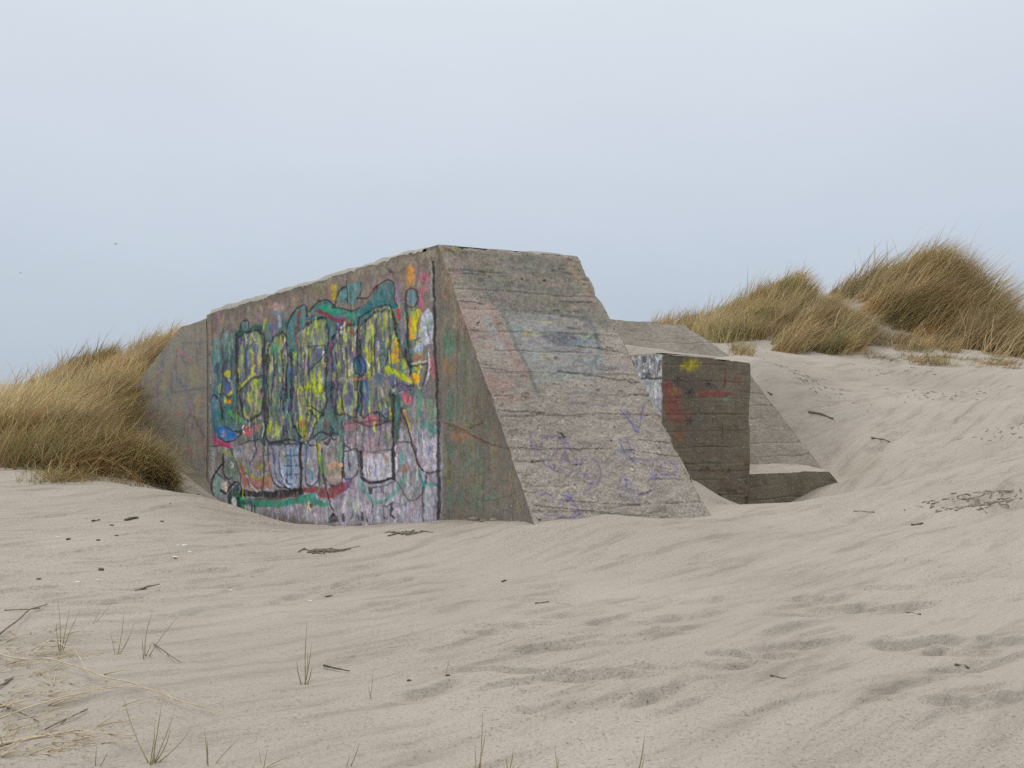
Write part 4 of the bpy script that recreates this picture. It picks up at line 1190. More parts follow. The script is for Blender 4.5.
# the faded wall that turns outwards beyond the painted panel
g0 = W(TE, 0, 0)[:2] + np.array([0.004, -0.03])
gd = np.array([-0.95, 0.31])
gd /= np.linalg.norm(gd)
gn = np.array([-gd[1], gd[0]])


def G(a, b, z):
    return np.array([g0[0] + gd[0] * a - gn[0] * b, g0[1] + gd[1] * a - gn[1] * b, z])


def px_on_g(px):
    k = (px - CX) / F
    return (k * g0[1] - g0[0]) / (gd[0] - k * gd[1])


ax_, ay_, az_ = 0.0, px_on_g(181), px_on_g(121)


def g_at(px, py):
    a = px_on_g(px)
    y = g0[1] + gd[1] * a
    return a, EYE + (HOR - py) / F * y


pa, pz = g_at(181, 327)
pb, pzb = g_at(122, 402)
aw = Solid(None, 0.016)
aw.gain = 2.15
n1 = np.linspace(0, 1, 70)
n2 = np.linspace(0, 1, 180)
_, ztop0 = g_at(207.5, 318.5)
slope_ext = (pzb - pz) / (pb - pa)
pe = pb + (pzb - ZB) / -slope_ext * 1.0
aw.add(*patch(G(0, 0, ZB), G(pa, 0, ZB), G(pa, 0, pz), G(0, 0, ztop0), n1, n2), K)
aw.add(*patch(G(pa, 0, ZB), G(pe, 0, ZB), G(pe, 0, ZB), G(pa, 0, pz), np.linspace(0, 1, 200), n2), K)
TH = 1.2
aw.add(*patch(G(0, 0, ztop0), G(pa, 0, pz), G(pa, TH, pz), G(0, TH, ztop0), np.linspace(0, 1, 30), np.linspace(0, 1, 14)))
aw.add(*patch(G(pa, 0, pz), G(pe, 0, ZB), G(pe, TH, ZB), G(pa, TH, pz), np.linspace(0, 1, 60), np.linspace(0, 1, 14)))
aw.add(*patch(G(0, TH, ZB), G(pa, TH, ZB), G(pa, TH, pz), G(0, TH, ztop0), np.linspace(0, 1, 20), np.linspace(0, 1, 20)))
aw.add(*patch(G(pa, TH, ZB), G(pe, TH, ZB), G(pe, TH, ZB), G(pa, TH, pz), np.linspace(0, 1, 30), np.linspace(0, 1, 20)))
aw_o = aw.build('wing_wall', M_WALL, bunker)
tag(aw_o, 'fainter brownish wing wall with small faded tags behind the grass')

# sand and broken screed lying on the roof
nt_, ns_ = 300, 40
T_, S2 = np.meshgrid(np.linspace(0.03, TE - .05, nt_), np.linspace(0.02, RS0 - 0.04, ns_), indexing='ij')
edge = np.minimum(np.minimum(S2 - 0.02, RS0 - .04 - S2), np.minimum(T_ - .03, TE - .05 - T_))
hh = 0.08 + 0.022 * fbm(T_ * 1.1, S2 * .6, 0, 66, 4) + 0.02 * sstep(4, 9, T_)
hh = hh * (0.45 + 0.55 * sstep(-.5, .2, fbm(T_ * .8, 2.0, 0, 67, 3) + 0.3))
hh = hh * sstep(0, 0.06, edge) - 0.03 * sstep(0.02, 0, edge)
# on the near right only a thin broken patch remains
hh = np.where((T_ < 0.5), hh * (0.15 + 0.85 * sstep(1.25, 1.5, S2) * sstep(2.05, 1.9, S2)), hh)
pp = W(T_, S2, ROOF + hh).reshape(-1, 3)
cap = mesh_obj('roof_crust', pp, grid_faces(nt_, ns_), M_CAP, bunker, True)

# annex: the low dark block with the white-painted side
AW_, AD_, AZ, AZL = 1.9, 7.0, 2.25, 2.335
chipa = [(W(AT, AS, AZ), W(AT, AS - AW_, AZL), (0, 0, -1)), (W(AT, AS, AZ), W(AT, AS, ZB), (-Q[0], -Q[1], 0))]
an = Solid(chipa, 0.012)
an.gain = 1.15
p, nu, nv = patch(W(AT, AS - AW_, ZB), W(AT, AS, ZB), W(AT, AS, AZ), W(AT, AS - AW_, AZL), np.linspace(0, 1, 170), np.linspace(0, 1, 260))
gr = np.zeros(len(p))
ss = (p[:, :2] - C0) @ Q
for b_ in np.arange(-.8, 2.2, 0.27):
    gr -= 0.008 * np.exp(-((p[:, 2] - b_ - .006 * np.sin(ss * 5)) / 0.012) ** 2)
gr += 0.006 * fbm(p[:, 0] * 8, p[:, 1] * 8, p[:, 2] * 8, 14, 4) - 0.03 * sstep(.55, .8, fbm(p[:, 0] * 4, p[:, 1] * 4, p[:, 2] * 5, 56, 2)) * sstep(.9, .2, p[:, 2])
fd = sstep(0, .05, np.minimum(ss - AS + AW_, AS - ss)) * sstep(0, .05, AZ - p[:, 2])
an.add(p, nu, nv, X_, gr * fd, np.array([-D[0], -D[1], 0]))
an.gain = 1.5
an.add(*patch(W(AT + AD_, AS - AW_, ZB), W(AT, AS - AW_, ZB), W(AT, AS - AW_, AZL), W(AT + AD_, AS - AW_, AZL), 1 - np.linspace(1, 0, 300) ** 1.6, np.linspace(0, 1, 220)), XL_)
an.gain = 1
an.add(*patch(W(AT, AS, ZB), W(AT + AD_, AS, ZB), W(AT + AD_, AS, AZ), W(AT, AS, AZ), np.linspace(0, 1, 90), np.linspace(0, 1, 50)))
an.add(*patch(W(AT, AS - AW_, AZL), W(AT, AS, AZ), W(AT + AD_, AS, AZ), W(AT + AD_, AS - AW_, AZL), np.linspace(0, 1, 40), np.linspace(0, 1, 60)))
an.add(*patch(W(AT + AD_, AS - AW_, ZB), W(AT + AD_, AS, ZB), W(AT + AD_, AS, AZ), W(AT + AD_, AS - AW_, AZL), np.linspace(0, 1, 8), np.linspace(0, 1, 8)))
an_o = an.build('entrance_block', M_ANNEX, bunker)
tag(an_o, 'dark brown low block with red paint and a yellow spot')


def prism(name, base, top, mat, n=(60, 30), grooves=None, amp=0.014):
    """base, top: 4 (t, s, z) corners counter-clockwise"""
    s = Solid(None, amp)
    B = [W(*c) for c in base]
    T = [W(*c) for c in top]
    for i in range(4):
        j = (i + 1) % 4
        pp_, a_, b_ = patch(B[i], B[j], T[j], T[i], np.linspace(0, 1, n[0]), np.linspace(0, 1, n[1]))
        nn = np.cross(B[j] - B[i], T[i] - B[i])
        nn /= np.linalg.norm(nn)
        zz_ = pp_[:, 2] + .015 * vnoise(pp_[:, 0] * 2, pp_[:, 1] * 2, 0, 3)
        g_ = np.zeros(len(pp_))
        for q_, zb in enumerate(np.arange(-.9, 3.5, 0.24)):
            g_ -= 0.013 * sstep(-.3, .2, vnoise(pp_[:, 0] * .9 + q_ * 5, pp_[:, 1] * .9, q_, 6)) * np.exp(-((zz_ - zb) / 0.016) ** 2)
            g_ += 0.010 * (random.random() - .5) * ((zz_ > zb) & (zz_ < zb + .24))
        g_ += .008 * fbm(pp_[:, 0] * 6, pp_[:, 1] * 6, pp_[:, 2] * 6, 23, 4, .6)
        tz = (pp_[:, 2] - B[i][2]) / (T[i][2] - B[i][2])
        g_ *= sstep(1.0, .96, tz)
        s.add(pp_, a_, b_, None, g_, nn)
    s.add(*patch(T[0], T[1], T[2], T[3], np.linspace(0, 1, n[0]), np.linspace(0, 1, n[1])))
    return s.build(name, mat, bunker)


# low footing wall beside the annex
fo = prism('footing_wall', [(AT + .6, AS - .05, ZB), (AT + .6, AS + 4.2, ZB), (AT + 1.7, AS + 4.2, ZB), (AT + 1.7, AS - .05, ZB)],
           [(AT + .6, AS - .05, .29), (AT + .6, AS + 2.55, .26), (AT + 1.7, AS + 2.75, .26), (AT + 1.7, AS - .05, .29)], M_ANNEX, (120, 110))
# right-hand sloping buttress
z0, z1 = -1.0, 2.35
bt0, bt1 = AT + 1.1 + (z0 - .3) * BAT, AT + 1.1 + (z1 - .3) * BAT
rs0, rs1 = AS + 2.88 - (z0 - .3) * .34, AS + 2.88 - (z1 - .3) * .34
rb = prism('sloping_buttress', [(bt0, AS - .05, z0), (bt0, rs0, z0), (AT + 7, rs0, z0), (AT + 7, AS - .05, z0)],
           [(bt1, AS - .05, z1), (bt1, rs1, z1), (AT + 7, rs1, z1), (AT + 7, AS - .05, z1)], M_BACK, (110, 260))
# the main body behind
mz0, mz1 = -1.0, 3.5
k0 = (mz1 - mz0) * 0.95
mb = prism('main_block', [(7.0 - k0, RS0 + .03, mz0), (7.0 - k0, RS0 + 8.0 + k0, mz0), (15.5, RS0 + 8.0 + k0, mz0), (15.5, RS0 + .03, mz0)],
           [(7.0, RS0 + .03, mz1), (7.0, RS0 + 7.8, mz1 - .08), (15.5, RS0 + 7.8, mz1 - .08), (15.5, RS0 + .03, mz1)], M_BACK, (140, 260), amp=0.025)

# blown sand lying on the annex roof, banked up against the main block
na, nb = 90, 60
TT, SS = np.meshgrid(np.linspace(AT + .01, AT + 6.2, na), np.linspace(AS - AW_ + .01, AS + 0.02, nb), indexing='ij')
dl = SS - (AS - AW_ + .01)
df = TT - (AT + .01)
prof = 0.03 + (.085 + .06 * np.clip(1 - dl / 1.4, 0, 1)) * np.minimum(df, 5)
hgt = np.minimum(np.minimum(dl * 0.62, df * 0.35) + 0.01, prof) + 0.02 * fbm(TT * 1.3, SS * 1.3, 0, 88, 3) * sstep(0, .3, np.minimum(dl, df))
pp = W(TT, SS, AZ + .012 + .085 * (1 - dl / 1.91) + hgt).reshape(-1, 3)
dr = mesh_obj('sand_drift', pp, grid_faces(na, nb), M_SAND, None, True)
tag(dr, kind='structure')

TT, SS = np.meshgrid(np.linspace(AT + .61, AT + 1.69, 40), np.linspace(AS - .02, AS + 2.6, 70), indexing='ij')
df = TT - (AT + .61)
pp = W(TT, SS, .285 - .012 * (SS - AS) + np.minimum(df * .2, .16) + .02 * fbm(TT * 2, SS * 2, 0, 99, 3) * sstep(0, .2, df)).reshape(-1, 3)
dr = mesh_obj('sand_drift', pp, grid_faces(40, 70), M_SAND, None, True)
tag(dr, kind='structure')

# ------------------------------------------------------------------ grass
WIND = np.array([0.93, 0.25])


def blades(roots, length, width, lean, droop, spread, seg=4, curl=0.3):
    """roots (n,3) -> curved tapering strips; returns verts, faces"""
    n = len(roots)
    L = np.asarray(length).reshape(n, 1)
    az = RNG.uniform(0, 2 * np.pi, n)
    sp = RNG.normal(0, spread, (n, 2))
    hd = sp + WIND * (lean * RNG.uniform(0.4, 1.5, n))[:, None]
    t = np.linspace(0, 1, seg + 1)[None, :]
    ln = np.linalg.norm(hd, axis=1, keepdims=True)
    hn = hd / np.maximum(ln, 1e-6)
    ang = np.clip(np.arctan(ln), 0, 1.35)
    dr_ = (droop * RNG.uniform(.3, 1.6, n))[:, None]
    A = ang + dr_ * t ** 1.2                      # angle from vertical along the blade
    A = np.clip(A, 0, 2.2)
    dt = 1.0 / seg
    hx = np.concatenate([np.zeros((n, 1)), np.cumsum(np.sin((A[:, 1:] + A[:, :-1]) / 2) * dt, 1)], 1) * L
    hz = np.concatenate([np.zeros((n, 1)), np.cumsum(np.cos((A[:, 1:] + A[:, :-1]) / 2) * dt, 1)], 1) * L
    side = np.stack([-hn[:, 1], hn[:, 0]], 1)
    swing = (RNG.normal(0, curl, n))[:, None] * t ** 2 * L * .3
    cx = roots[:, 0:1] + hn[:, 0:1] * hx + side[:, 0:1] * swing
    cy = roots[:, 1:2] + hn[:, 1:2] * hx + side[:, 1:2] * swing
    cz = roots[:, 2:3] + hz
    w = np.asarray(width).reshape(n, 1) * np.clip(1.05 - t ** 1.8, 0.06, 1) * .5
    wx, wy = np.cos(az)[:, None] * w, np.sin(az)[:, None] * w
    V = np.empty((n, seg + 1, 2, 3))
    V[:, :, 0] = np.stack([cx - wx, cy - wy, cz], -1)
    V[:, :, 1] = np.stack([cx + wx, cy + wy, cz], -1)
    b = (np.arange(n) * (seg + 1) * 2)[:, None] + (np.arange(seg) * 2)[None, :]
    Fc = np.stack([b, b + 1, b + 3, b + 2], -1).reshape(-1, 4)
    return V.reshape(-1, 3), Fc


def wind_field(x, y):
    """direction and strength of the lie of the grass; neighbouring tufts are combed alike"""
    a = 0.9 * fbm(x * .35, y * .35, 0, 101, 2) + 0.15
    return math.cos(a), math.sin(a), 1 + .45 * float(fbm(x * .5, y * .5, 0, 102, 2))


def tuft(cx, cy, n, R, L, lean=.45, droop=.7, spread=.28, w=0.009, zoff=-.03):
    global WIND
    r = R * np.sqrt(RNG.uniform(0, 1, n))
    a = RNG.uniform(0, 2 * np.pi, n)
    x, y = cx + r * np.cos(a), cy + r * np.sin(a)
    z = base_h(x, y) + zoff
    ln = L * random.uniform(.7, 1.2) * RNG.uniform(.3, 1.2, n) * (1 - .2 * r / R)
    stray = RNG.uniform(0, 1, n) < .06
    ln = np.where(stray, ln * 1.25, ln)
    wx, wy, ws_ = wind_field(cx, cy)
    WIND = np.array([wx, wy])
    v, f = blades(np.stack([x, y, z], 1), ln, w * RNG.uniform(.6, 1.4, n) * np.where(stray, .6, 1), lean * ws_ * random.uniform(.6, 1.3), droop * random.uniform(.6, 1.3), spread * 1.35)
    k = len(v) // n
    t = np.array([1.0, 1.0, 1.0]) * random.uniform(.72, 1.25)
    if random.random() < .25:
        t *= np.array([.86, .95, .78])
    elif random.random() < .25:
        t *= np.array([1.0, .86, .72])
    c = np.ones((n, 4))
    c[:, :3] = t * RNG.uniform(.8, 1.2, (n, 1))
    return v, f, np.repeat(c, k, 0)


class Grass:
    def __init__(s):
        s.v, s.f, s.c, s.n = [], [], [], 0

    def add(s, vfc):
        v, f, c = vfc
        s.v.append(v)
        s.f.append(f + s.n)
        s.c.append(c)
        s.n += len(v)

    def build(s, name, mat):
        return mesh_obj(name, np.vstack(s.v), np.vstack(s.f), mat, None, False, np.vstack(s.c), 'tint')


def inpoly(p, x, y):
    ins = False
    for (ax, ay), (bx, by) in zip(p, p[1:] + p[:1]):
        if (ay > y) != (by > y) and x < (bx - ax) * (y - ay) / (by - ay) + ax:
            ins = not ins
    return ins


def scatter(poly, n, ymin=3, ymax=45):
    xs_, ys_ = [q[0] for q in poly], [q[1] for q in poly]
    out, k = [], 0
    while len(out) < n and k < n * 30:
        k += 1
        a, b = random.uniform(min(xs_), max(xs_)), random.uniform(min(ys_), max(ys_))
        if inpoly(poly, a, b):
            h = hit(a, b, ymin, ymax)
            if h:
                out.append(h)
    return out


def clump(name_label, poly, n, mat, blades_n=240, R=.42, L=.85, lean=.5, droop=.7, spread=.28, w=.011, ymin=13, group='marram grass clumps on the dunes'):
    g = Grass()
    for x, y, z in scatter(poly, n, ymin):
        g.add(tuft(x, y, int(blades_n * random.uniform(.6, 1.3)), R * random.uniform(.7, 1.3), L * random.uniform(.75, 1.2), lean * random.uniform(.7, 1.3), droop * random.uniform(.7, 1.3), spread, w))
    if not g.v:
        print('EMPTY clump', name_label)
        return
    o = g.build('marram_clump', mat)
    tag(o, name_label, 'grass clump', group)
    return o


# right dune
clump('largest wind swept grass clump, crowning the highest dune on the right', [(838, 294), (850, 262), (885, 248), (925, 250), (960, 274), (985, 302), (1010, 330), (1034, 352), (1024, 364), (985, 352), (918, 336), (880, 318), (860, 304)], 262, M_STRAW, 110, .42, 1.5, .85, .75, .12, .024, ymin=24)
clump('rounded grass clump on the dune hump left of the highest dune', [(716, 342), (724, 312), (744, 296), (762, 280), (780, 270), (806, 276), (812, 292), (790, 316), (770, 338)], 100, M_STRAW, 100, .36, 1.0, .65, .7, .13, .022, ymin=24)
clump('bushy olive grass clump in front of the bare sand between the two dune tops', [(774, 352), (784, 334), (808, 316), (838, 316), (860, 336), (856, 354), (820, 358)], 64, M_STRAW, 110, .38, 1.15, .9, .85, .14, .022, ymin=22)
clump('low pale grass fringe right behind the flat top of the bunker', [(630, 328), (650, 316), (690, 312), (725, 316), (740, 330), (732, 344), (700, 340)], 80, M_PALE, 95, .38, .85, .6, .7, .15, .02, ymin=24)
clump('small brown tuft at the end of the rear concrete slab', [(735, 355), (739, 351), (745, 352), (743, 357)], 4, M_STRAW, 90, .3, .7, .3, .5, .2, .018, ymin=22)
clump('thin dead tufts straggling along the foot of the right dune', [(850, 356), (900, 354), (960, 358), (1030, 362), (1030, 370), (930, 366), (870, 364)], 26, M_OLIVE, 50, .3, .4, 1.0, .9, .3, .018, ymin=20)
clump('straggly dry tufts in the bare sand below the highest dune', [(872, 342), (905, 332), (940, 336), (960, 352), (905, 352)], 20, M_STRAW, 70, .28, .6, .9, .8, .25, .018, ymin=22)
clump('sparse short tufts on the sandy saddle between the dune tops', [(806, 314), (822, 300), (842, 300), (862, 318), (840, 324)], 26, M_STRAW, 60, .28, .6, .7, .8, .25, .018, ymin=24)
# left dune
clump('dark olive grass clump drooping over sand in front of the wing wall', [(36, 470), (44, 436), (76, 410), (106, 424), (138, 456), (164, 480), (136, 476), (84, 472)], 64, M_OLIVE, 150, .4, 1.2, 1.0, 1.1, .16, .016, ymin=15.5)
clump('dark grass clump cut by the left picture edge', [(-40, 468), (-30, 430), (40, 434), (64, 448), (54, 466), (5, 470)], 34, M_OLIVE, 130, .4, .8, .3, .7, .2, .016, ymin=15)
clump('dark tufted crest of grass on the left skyline', [(10, 384), (50, 366), (92, 358), (112, 368), (70, 382)], 55, M_OLIVE, 110, .4, .95, .8, .7, .12, .022, ymin=26)
clump('golden grass bank leaning against the top of the wing wall', [(84, 398), (116, 368), (150, 344), (178, 334), (160, 358), (126, 388)], 66, M_PALE, 120, .4, .95, .9, .7, .12, .021, ymin=23)
clump('broad straw coloured grass slope filling the left edge', [(-40, 430), (0, 398), (50, 386), (110, 380), (130, 392), (112, 424), (70, 434), (20, 440)], 160, M_PALE, 120, .45, 1.1, .95, .75, .13, .021, ymin=19)
# fallen dead litter under the front clump
clump('matted dead grass litter spilling on sand left of the wall', [(24, 484), (60, 468), (110, 474), (160, 480), (176, 484), (150, 484), (90, 482)], 22, M_OLIVE, 80, .35, .55, .9, 1.3, .6, .011, ymin=14.5)


# ------------------------------------------------------------------ foreground sprigs, stalks, twigs, shells
def tube(pts, r0, r1, sides=6):
    pts = np.array(pts, float)
    n = len(pts)
    V, Fc = [], []
    for i in range(n):
        d = pts[min(i + 1, n - 1)] - pts[max(i - 1, 0)]
        d /= np.linalg.norm(d) + 1e-9
        u = np.cross(d, [0.13, 0.2, 0.97])
        u /= np.linalg.norm(u) + 1e-9
        v = np.cross(d, u)
        r = r0 + (r1 - r0) * i / (n - 1)
        r *= 1 + 0.15 * math.sin(i * 2.1)
        for k in range(sides):
            a = 2 * math.pi * k / sides
            V.append(pts[i] + r * (u * math.cos(a) + v * math.sin(a)))
    for i in range(n - 1):
        for k in range(sides):
            a, b = i * sides + k, i * sides + (k + 1) % sides
            Fc.append((a, b, b + sides, a + sides))
    Fc.append(tuple(range(sides))[::-1])
    Fc.append(tuple(range((n - 1) * sides, n * sides)))
    return V, Fc


def merge(parts):
    V, Fc = [], []
    for v, f in parts:
        o = len(V)
        V += list(v)
        Fc += [tuple(i + o for i in q) for q in f]
    return V, Fc


M_SPP = plain_mat('straw_blade', (0.22, 0.17, 0.08), (0.42, 0.33, 0.18), 14)


def sprig(label, px, py, tips, mat=None, w=0.006):
    mat = mat or M_SPP
    """tips: (dx, dy, bend) in photo pixels at the sprig's own distance"""
    h = hit(px, py)
    if h is None:
        return
    x, y, z = h
    z = gz(x, y)
    k = y / F
    parts = []
    for dx, dy, bend in tips:
        t = np.linspace(0, 1, 7)
        bx = x + random.uniform(-.012, .012)
        by = y + random.uniform(-.02, .02)
        pts = np.stack([bx + k * dx * t + k * bend * np.sin(t * math.pi) * .5, by + 0.10 * random.uniform(-1, 1) * t, z - 0.02 + (k * (-dy) + .02) * t + 0 * t], 1)
        pts[:, 0] += k * bend * .25 * t ** 3
        parts.append(tube(pts, w * .36, w * .1, 5))
    V, Fc = merge(parts)
    o = mesh_obj('grass_sprig', np.array(V), Fc, mat, None, True)
    tag(o, label, 'grass sprig', 'lone grass sprigs in the foreground sand')


M_SPG = plain_mat('green_straw_blade', (0.2, 0.18, 0.085), (0.4, 0.33, 0.19), 14)
sprig('single upright green sprig standing alone left of centre in the foreground', 304, 686, [(-1, -60, -3), (4, -38, 2), (-3, -26, -2), (2, -30, 4), (7, -20, 2)], M_SPG, .011)
sprig('forked three bladed sprig on the pale sand patch at left', 145, 658, [(14, -50, -8), (34, -42, -6), (3, -22, 0), (9, -16, 0)], M_SPG, .009)
sprig('short thin pair of blades just left of the forked sprig', 116, 656, [(-9, -24, 0), (8, -46, 2), (8, -16, 0), (12, -30, 3)], M_SPP, .007)
sprig('leaning wisp with bent tips above the long dry stalks', 62, 652, [(2, -52, 3), (4, -30, -2), (24, -44, -4), (12, -46, 0)], M_SPG, .008)
sprig('faint wisp slanting right among the upper left twigs', 92, 627, [(18, -22, 0), (14, -16, 0)], M_SPP, .006)
sprig('bushy sprig with many blades at the bottom edge, left side', 153, 774, [(-36, -62, -8), (16, -50, 4), (24, -40, 8), (-6, -36, 0), (4, -60, 0), (34, -30, 8), (10, -30, 0)], M_SPG, .009)
sprig('dark hooked sprig right of the bushy one at the bottom edge', 208, 776, [(-6, -34, 2), (4, -30, 0), (26, -22, -3)], M_SPG, .008)
sprig('arched pair of blades touching the bottom left edge', 93, 774, [(2, -22, 0), (40, -8, -10), (12, -16, 2)], M_SPG, .008)
sprig('low curling blades on the bottom edge below the upright sprig', 262, 774, [(36, -12, -12), (8, -24, 0), (-6, -14, 0), (24, -8, -8)], M_SPG, .007)
sprig('tall thin pale blade with a twin at the bottom centre', 478, 776, [(3, -62, 1), (9, -40, 2), (-2, -24, 0)], M_SPP, .008)
sprig('short blunt tuft at the bottom edge, right of the tall thin blade', 506, 776, [(-2, -18, 0), (6, -26, 2), (12, -10, 0), (18, -14, 0)], M_SPP, .009)
sprig('tiny blade tip poking in at the bottom edge, right of the blunt tuft', 556, 776, [(-3, -22, 0), (0, -12, 0)], M_SPP, .007)
sprig('lone pale blade at the bottom edge farthest right', 641, 774, [(4, -42, 2), (1, -20, 0)], M_SPP, .008)
sprig('hair thin wisp in the middle of the foreground sand', 447, 676, [(5, -17, 0)], M_SPP, .006)
sprig('two short wisps below the small dark twig', 371, 704, [(4, -28, 1), (0, -16, -2)], M_SPP, .006)
sprig('bent straw sprig at the bottom edge by the two short wisps', 348, 776, [(12, -26, 2), (4, -12, 0)], M_SPP, .008)
sprig('slanted straw piece standing at the lower left edge', 6, 748, [(-6, -26, 2), (2, -40, -3), (10, -18, 0), (-2, -16, 0)], M_STALK, .012)


def lying(name, label, cat, pix, r0, r1, mat, group=None, lift=0.004, arch=0.0):
    pts = []
    m = len(pix)
    path = []
    for (a, b), (c, d) in zip(pix[:-1], pix[1:]):
        for t in np.linspace(0, 1, 4, endpoint=False):
            path.append((a + (c - a) * t, b + (d - b) * t))
    path.append(pix[-1])
    for i, (a, b) in enumerate(path):
        h = hit(a, b)
        if h is None:
            continue
        u = i / (len(path) - 1)
        pts.append((h[0], h[1], gz(h[0], h[1]) + lift + r0 * .5 + arch * math.sin(u * math.pi)))
    if len(pix) <= 3 and len(pts) > 3:
        a, b = np.array(pts[0]), np.array(pts[-1])
        m_ = np.array(pts[len(pts) // 2])
        tt = np.linspace(0, 1, 8)[:, None]
        st = a * (1 - tt) + b * tt
        st[:, 2] += r0 * .25 * np.sin(tt[:, 0] * 7 + a[0] * 9)
        st[:, :2] += (r0 * .6 * np.sin(tt * 5 + a[0] * 5))
        pts = [q for q in st]
    if len(pts) < 2:
        print('no stalk', label)
        return
    pts = np.array(pts)
    if len(pts) > 4:
        q = pts.copy()
        q[1:-1] = (pts[:-2] + pts[1:-1] * 2 + pts[2:]) / 4
        pts = q
    if cat == 'driftwood':
        r0, r1 = r0 * .62, r1 * .62
        pts = np.array(pts)
        pts[:, 2] -= r0 * .7
    V, Fc = tube(pts, r0, r1, 7)
    o = mesh_obj(name, np.array(V), Fc, mat, None, True)
    tag(o, label, cat, group)


GST = 'dry stalks lying in the lower left corner'
lying('dry_stalk', 'longest dry straw stalk running from the left edge into the sand', 'stalk', [(-10, 655), (22, 667), (60, 672), (92, 684), (128, 698), (170, 712), (222, 723)], .0045, .002, M_STALK, GST, .02, .02)
lying('dry_stalk', 'arched pale stalk curving over the longest one', 'stalk', [(-8, 730), (30, 716), (60, 710), (100, 706), (150, 705), (182, 714)], .004, .002, M_STALK, GST, .02, .03)
lying('dry_stalk', 'thick bottom stalk with a dark tip by the lower left corner', 'stalk', [(-8, 754), (40, 744), (78, 739)], .0065, .003, M_STALK, GST, .01, .02)
lying('dry_stalk', 'thin tail of a stalk lying right of the thick bottom one', 'stalk', [(78, 740), (105, 741), (132, 745)], .004, .002, M_STALK, GST, .01, .01)
lying('dry_stalk', 'short crooked stalk bundle below the leaning wisp', 'stalk', [(30, 660), (50, 648), (62, 655), (78, 668), (90, 686)], .004, .0025, M_STALK, GST, .02, .04)
lying('twig', 'dark bent twig slanting up from the left edge', 'twig', [(-4, 642), (14, 634), (30, 618), (47, 605)], .006, .004, M_TWIG, None, .01, .03)
lying('twig', 'thin grey twig above the dark bent one', 'twig', [(4, 616), (22, 611), (40, 610)], .004, .003, M_TWIG, None, .01, .02)
lying('twig', 'brown twig under the arched pale stalk', 'twig', [(44, 738), (64, 728), (87, 719)], .004, .003, M_TWIG, None, .01, .02)
lying('twig', 'short stub of straw lying on the left edge', 'twig', [(-6, 690), (14, 681)], .007, .005, M_TWIG, None, .005)
lying('twig', 'curved blade lying below the left edge stub', 'twig', [(0, 710), (18, 722), (40, 728)], .004, .002, M_TWIG, None, .01, .02)
lying('twig', 'blade fallen to the right of the forked sprig', 'twig', [(153, 641), (168, 654), (181, 666)], .004, .002, M_TWIG, None, .01, .03)
parts = []
for _i in range(150):
    a0, b0 = random.uniform(-10, 130) * random.uniform(.3, 1), random.uniform(632, 766)
    h = hit(a0, b0)
    L = random.uniform(.04, .22)
    an_ = random.gauss(.35, .7)
    x1, y1 = h[0] + L * math.cos(an_), h[1] + L * math.sin(an_)
    pts = [(h[0] + (x1 - h[0]) * t, h[1] + (y1 - h[1]) * t, gz(h[0], h[1]) * (1 - t) + gz(x1, y1) * t + .004 + random.uniform(0, .03) * t + .01 * math.sin(t * 3)) for t in np.linspace(0, 1, 5)]
    parts.append(tube(pts, random.uniform(.002, .0042), .001, 5))
V, Fc = merge(parts)
o = mesh_obj('dry_grass_litter', np.array(V), Fc, M_STALK, None, True)
tag(o, 'broken bits of dry straw strewn over the lower left corner', 'litter', None, 'stuff')
# driftwood and debris farther off
GD = 'small driftwood on the sand'
lying('driftwood', 'long thin stick lying below the grass by the painted wall', 'driftwood', [(170, 505), (184, 499), (198, 494)], .018, .012, M_TWIG, GD)
lying('driftwood', 'short thick stick left of the long thin stick by the wall', 'driftwood', [(124, 520), (136, 517)], .03, .02, M_DARK, GD)
lying('driftwood', 'small black stick farthest left on the sand mound', 'driftwood', [(91, 522), (100, 520)], .022, .014, M_DARK, GD)
lying('driftwood', 'half buried dark stick on the left slope above the forked sprig', 'driftwood', [(136, 591), (146, 588), (158, 583)], .018, .01, M_TWIG, GD)
lying('driftwood', 'dark stick lying on the bare slope right of the bunker', 'driftwood', [(809, 411), (822, 416), (834, 420)], .05, .03, M_TWIG, GD)
lying('driftwood', 'fainter stick below the dark one on the slope', 'driftwood', [(872, 438), (882, 441), (890, 443)], .035, .02, M_WOOD, GD)
lying('driftwood', 'stick at the top of the sloping buttress corner', 'driftwood', [(753, 387), (763, 391), (773, 396)], .035, .025, M_TWIG, GD)
lying('driftwood', 'flat dark chip just beyond the sand ridge at right', 'driftwood', [(912, 526), (922, 523.5)], .022, .016, M_DARK, GD)
lying('driftwood', 'pale brown slat on the ridge left of the flat dark chip', 'driftwood', [(853, 513), (864, 513), (874, 513)], .018, .014, M_WOOD, GD)
lying('driftwood', 'dark chip on the lower right slope near the big footprint', 'driftwood', [(956, 667), (970, 666.5)], .014, .008, M_DARK, GD)
lying('driftwood', 'small dark sliver above the big footprint', 'driftwood', [(906, 611.5), (921, 611)], .011, .007, M_DARK, GD)
lying('driftwood', 'tiny stick alone on the smooth lower right sand', 'driftwood', [(770, 684.5), (786, 687.5)], .007, .004, M_TWIG, GD)
lying('driftwood', 'greenish bit of weed in the middle of the sand', 'driftwood', [(535, 609), (542, 606), (549, 604)], .010, .006, M_TWIG, GD)
lying('driftwood', 'sliver sticking out right of the bit of weed', 'driftwood', [(556, 606), (570, 607)], .006, .004, M_WOOD, GD)
lying('driftwood', 'dark speck of wood left of centre below the twig bundles', 'driftwood', [(327, 595), (333, 593)], .014, .009, M_DARK, GD)
lying('driftwood', 'dark speck nearest the middle of the rippled sand', 'driftwood', [(502, 586), (507, 584.5)], .012, .008, M_DARK, GD)


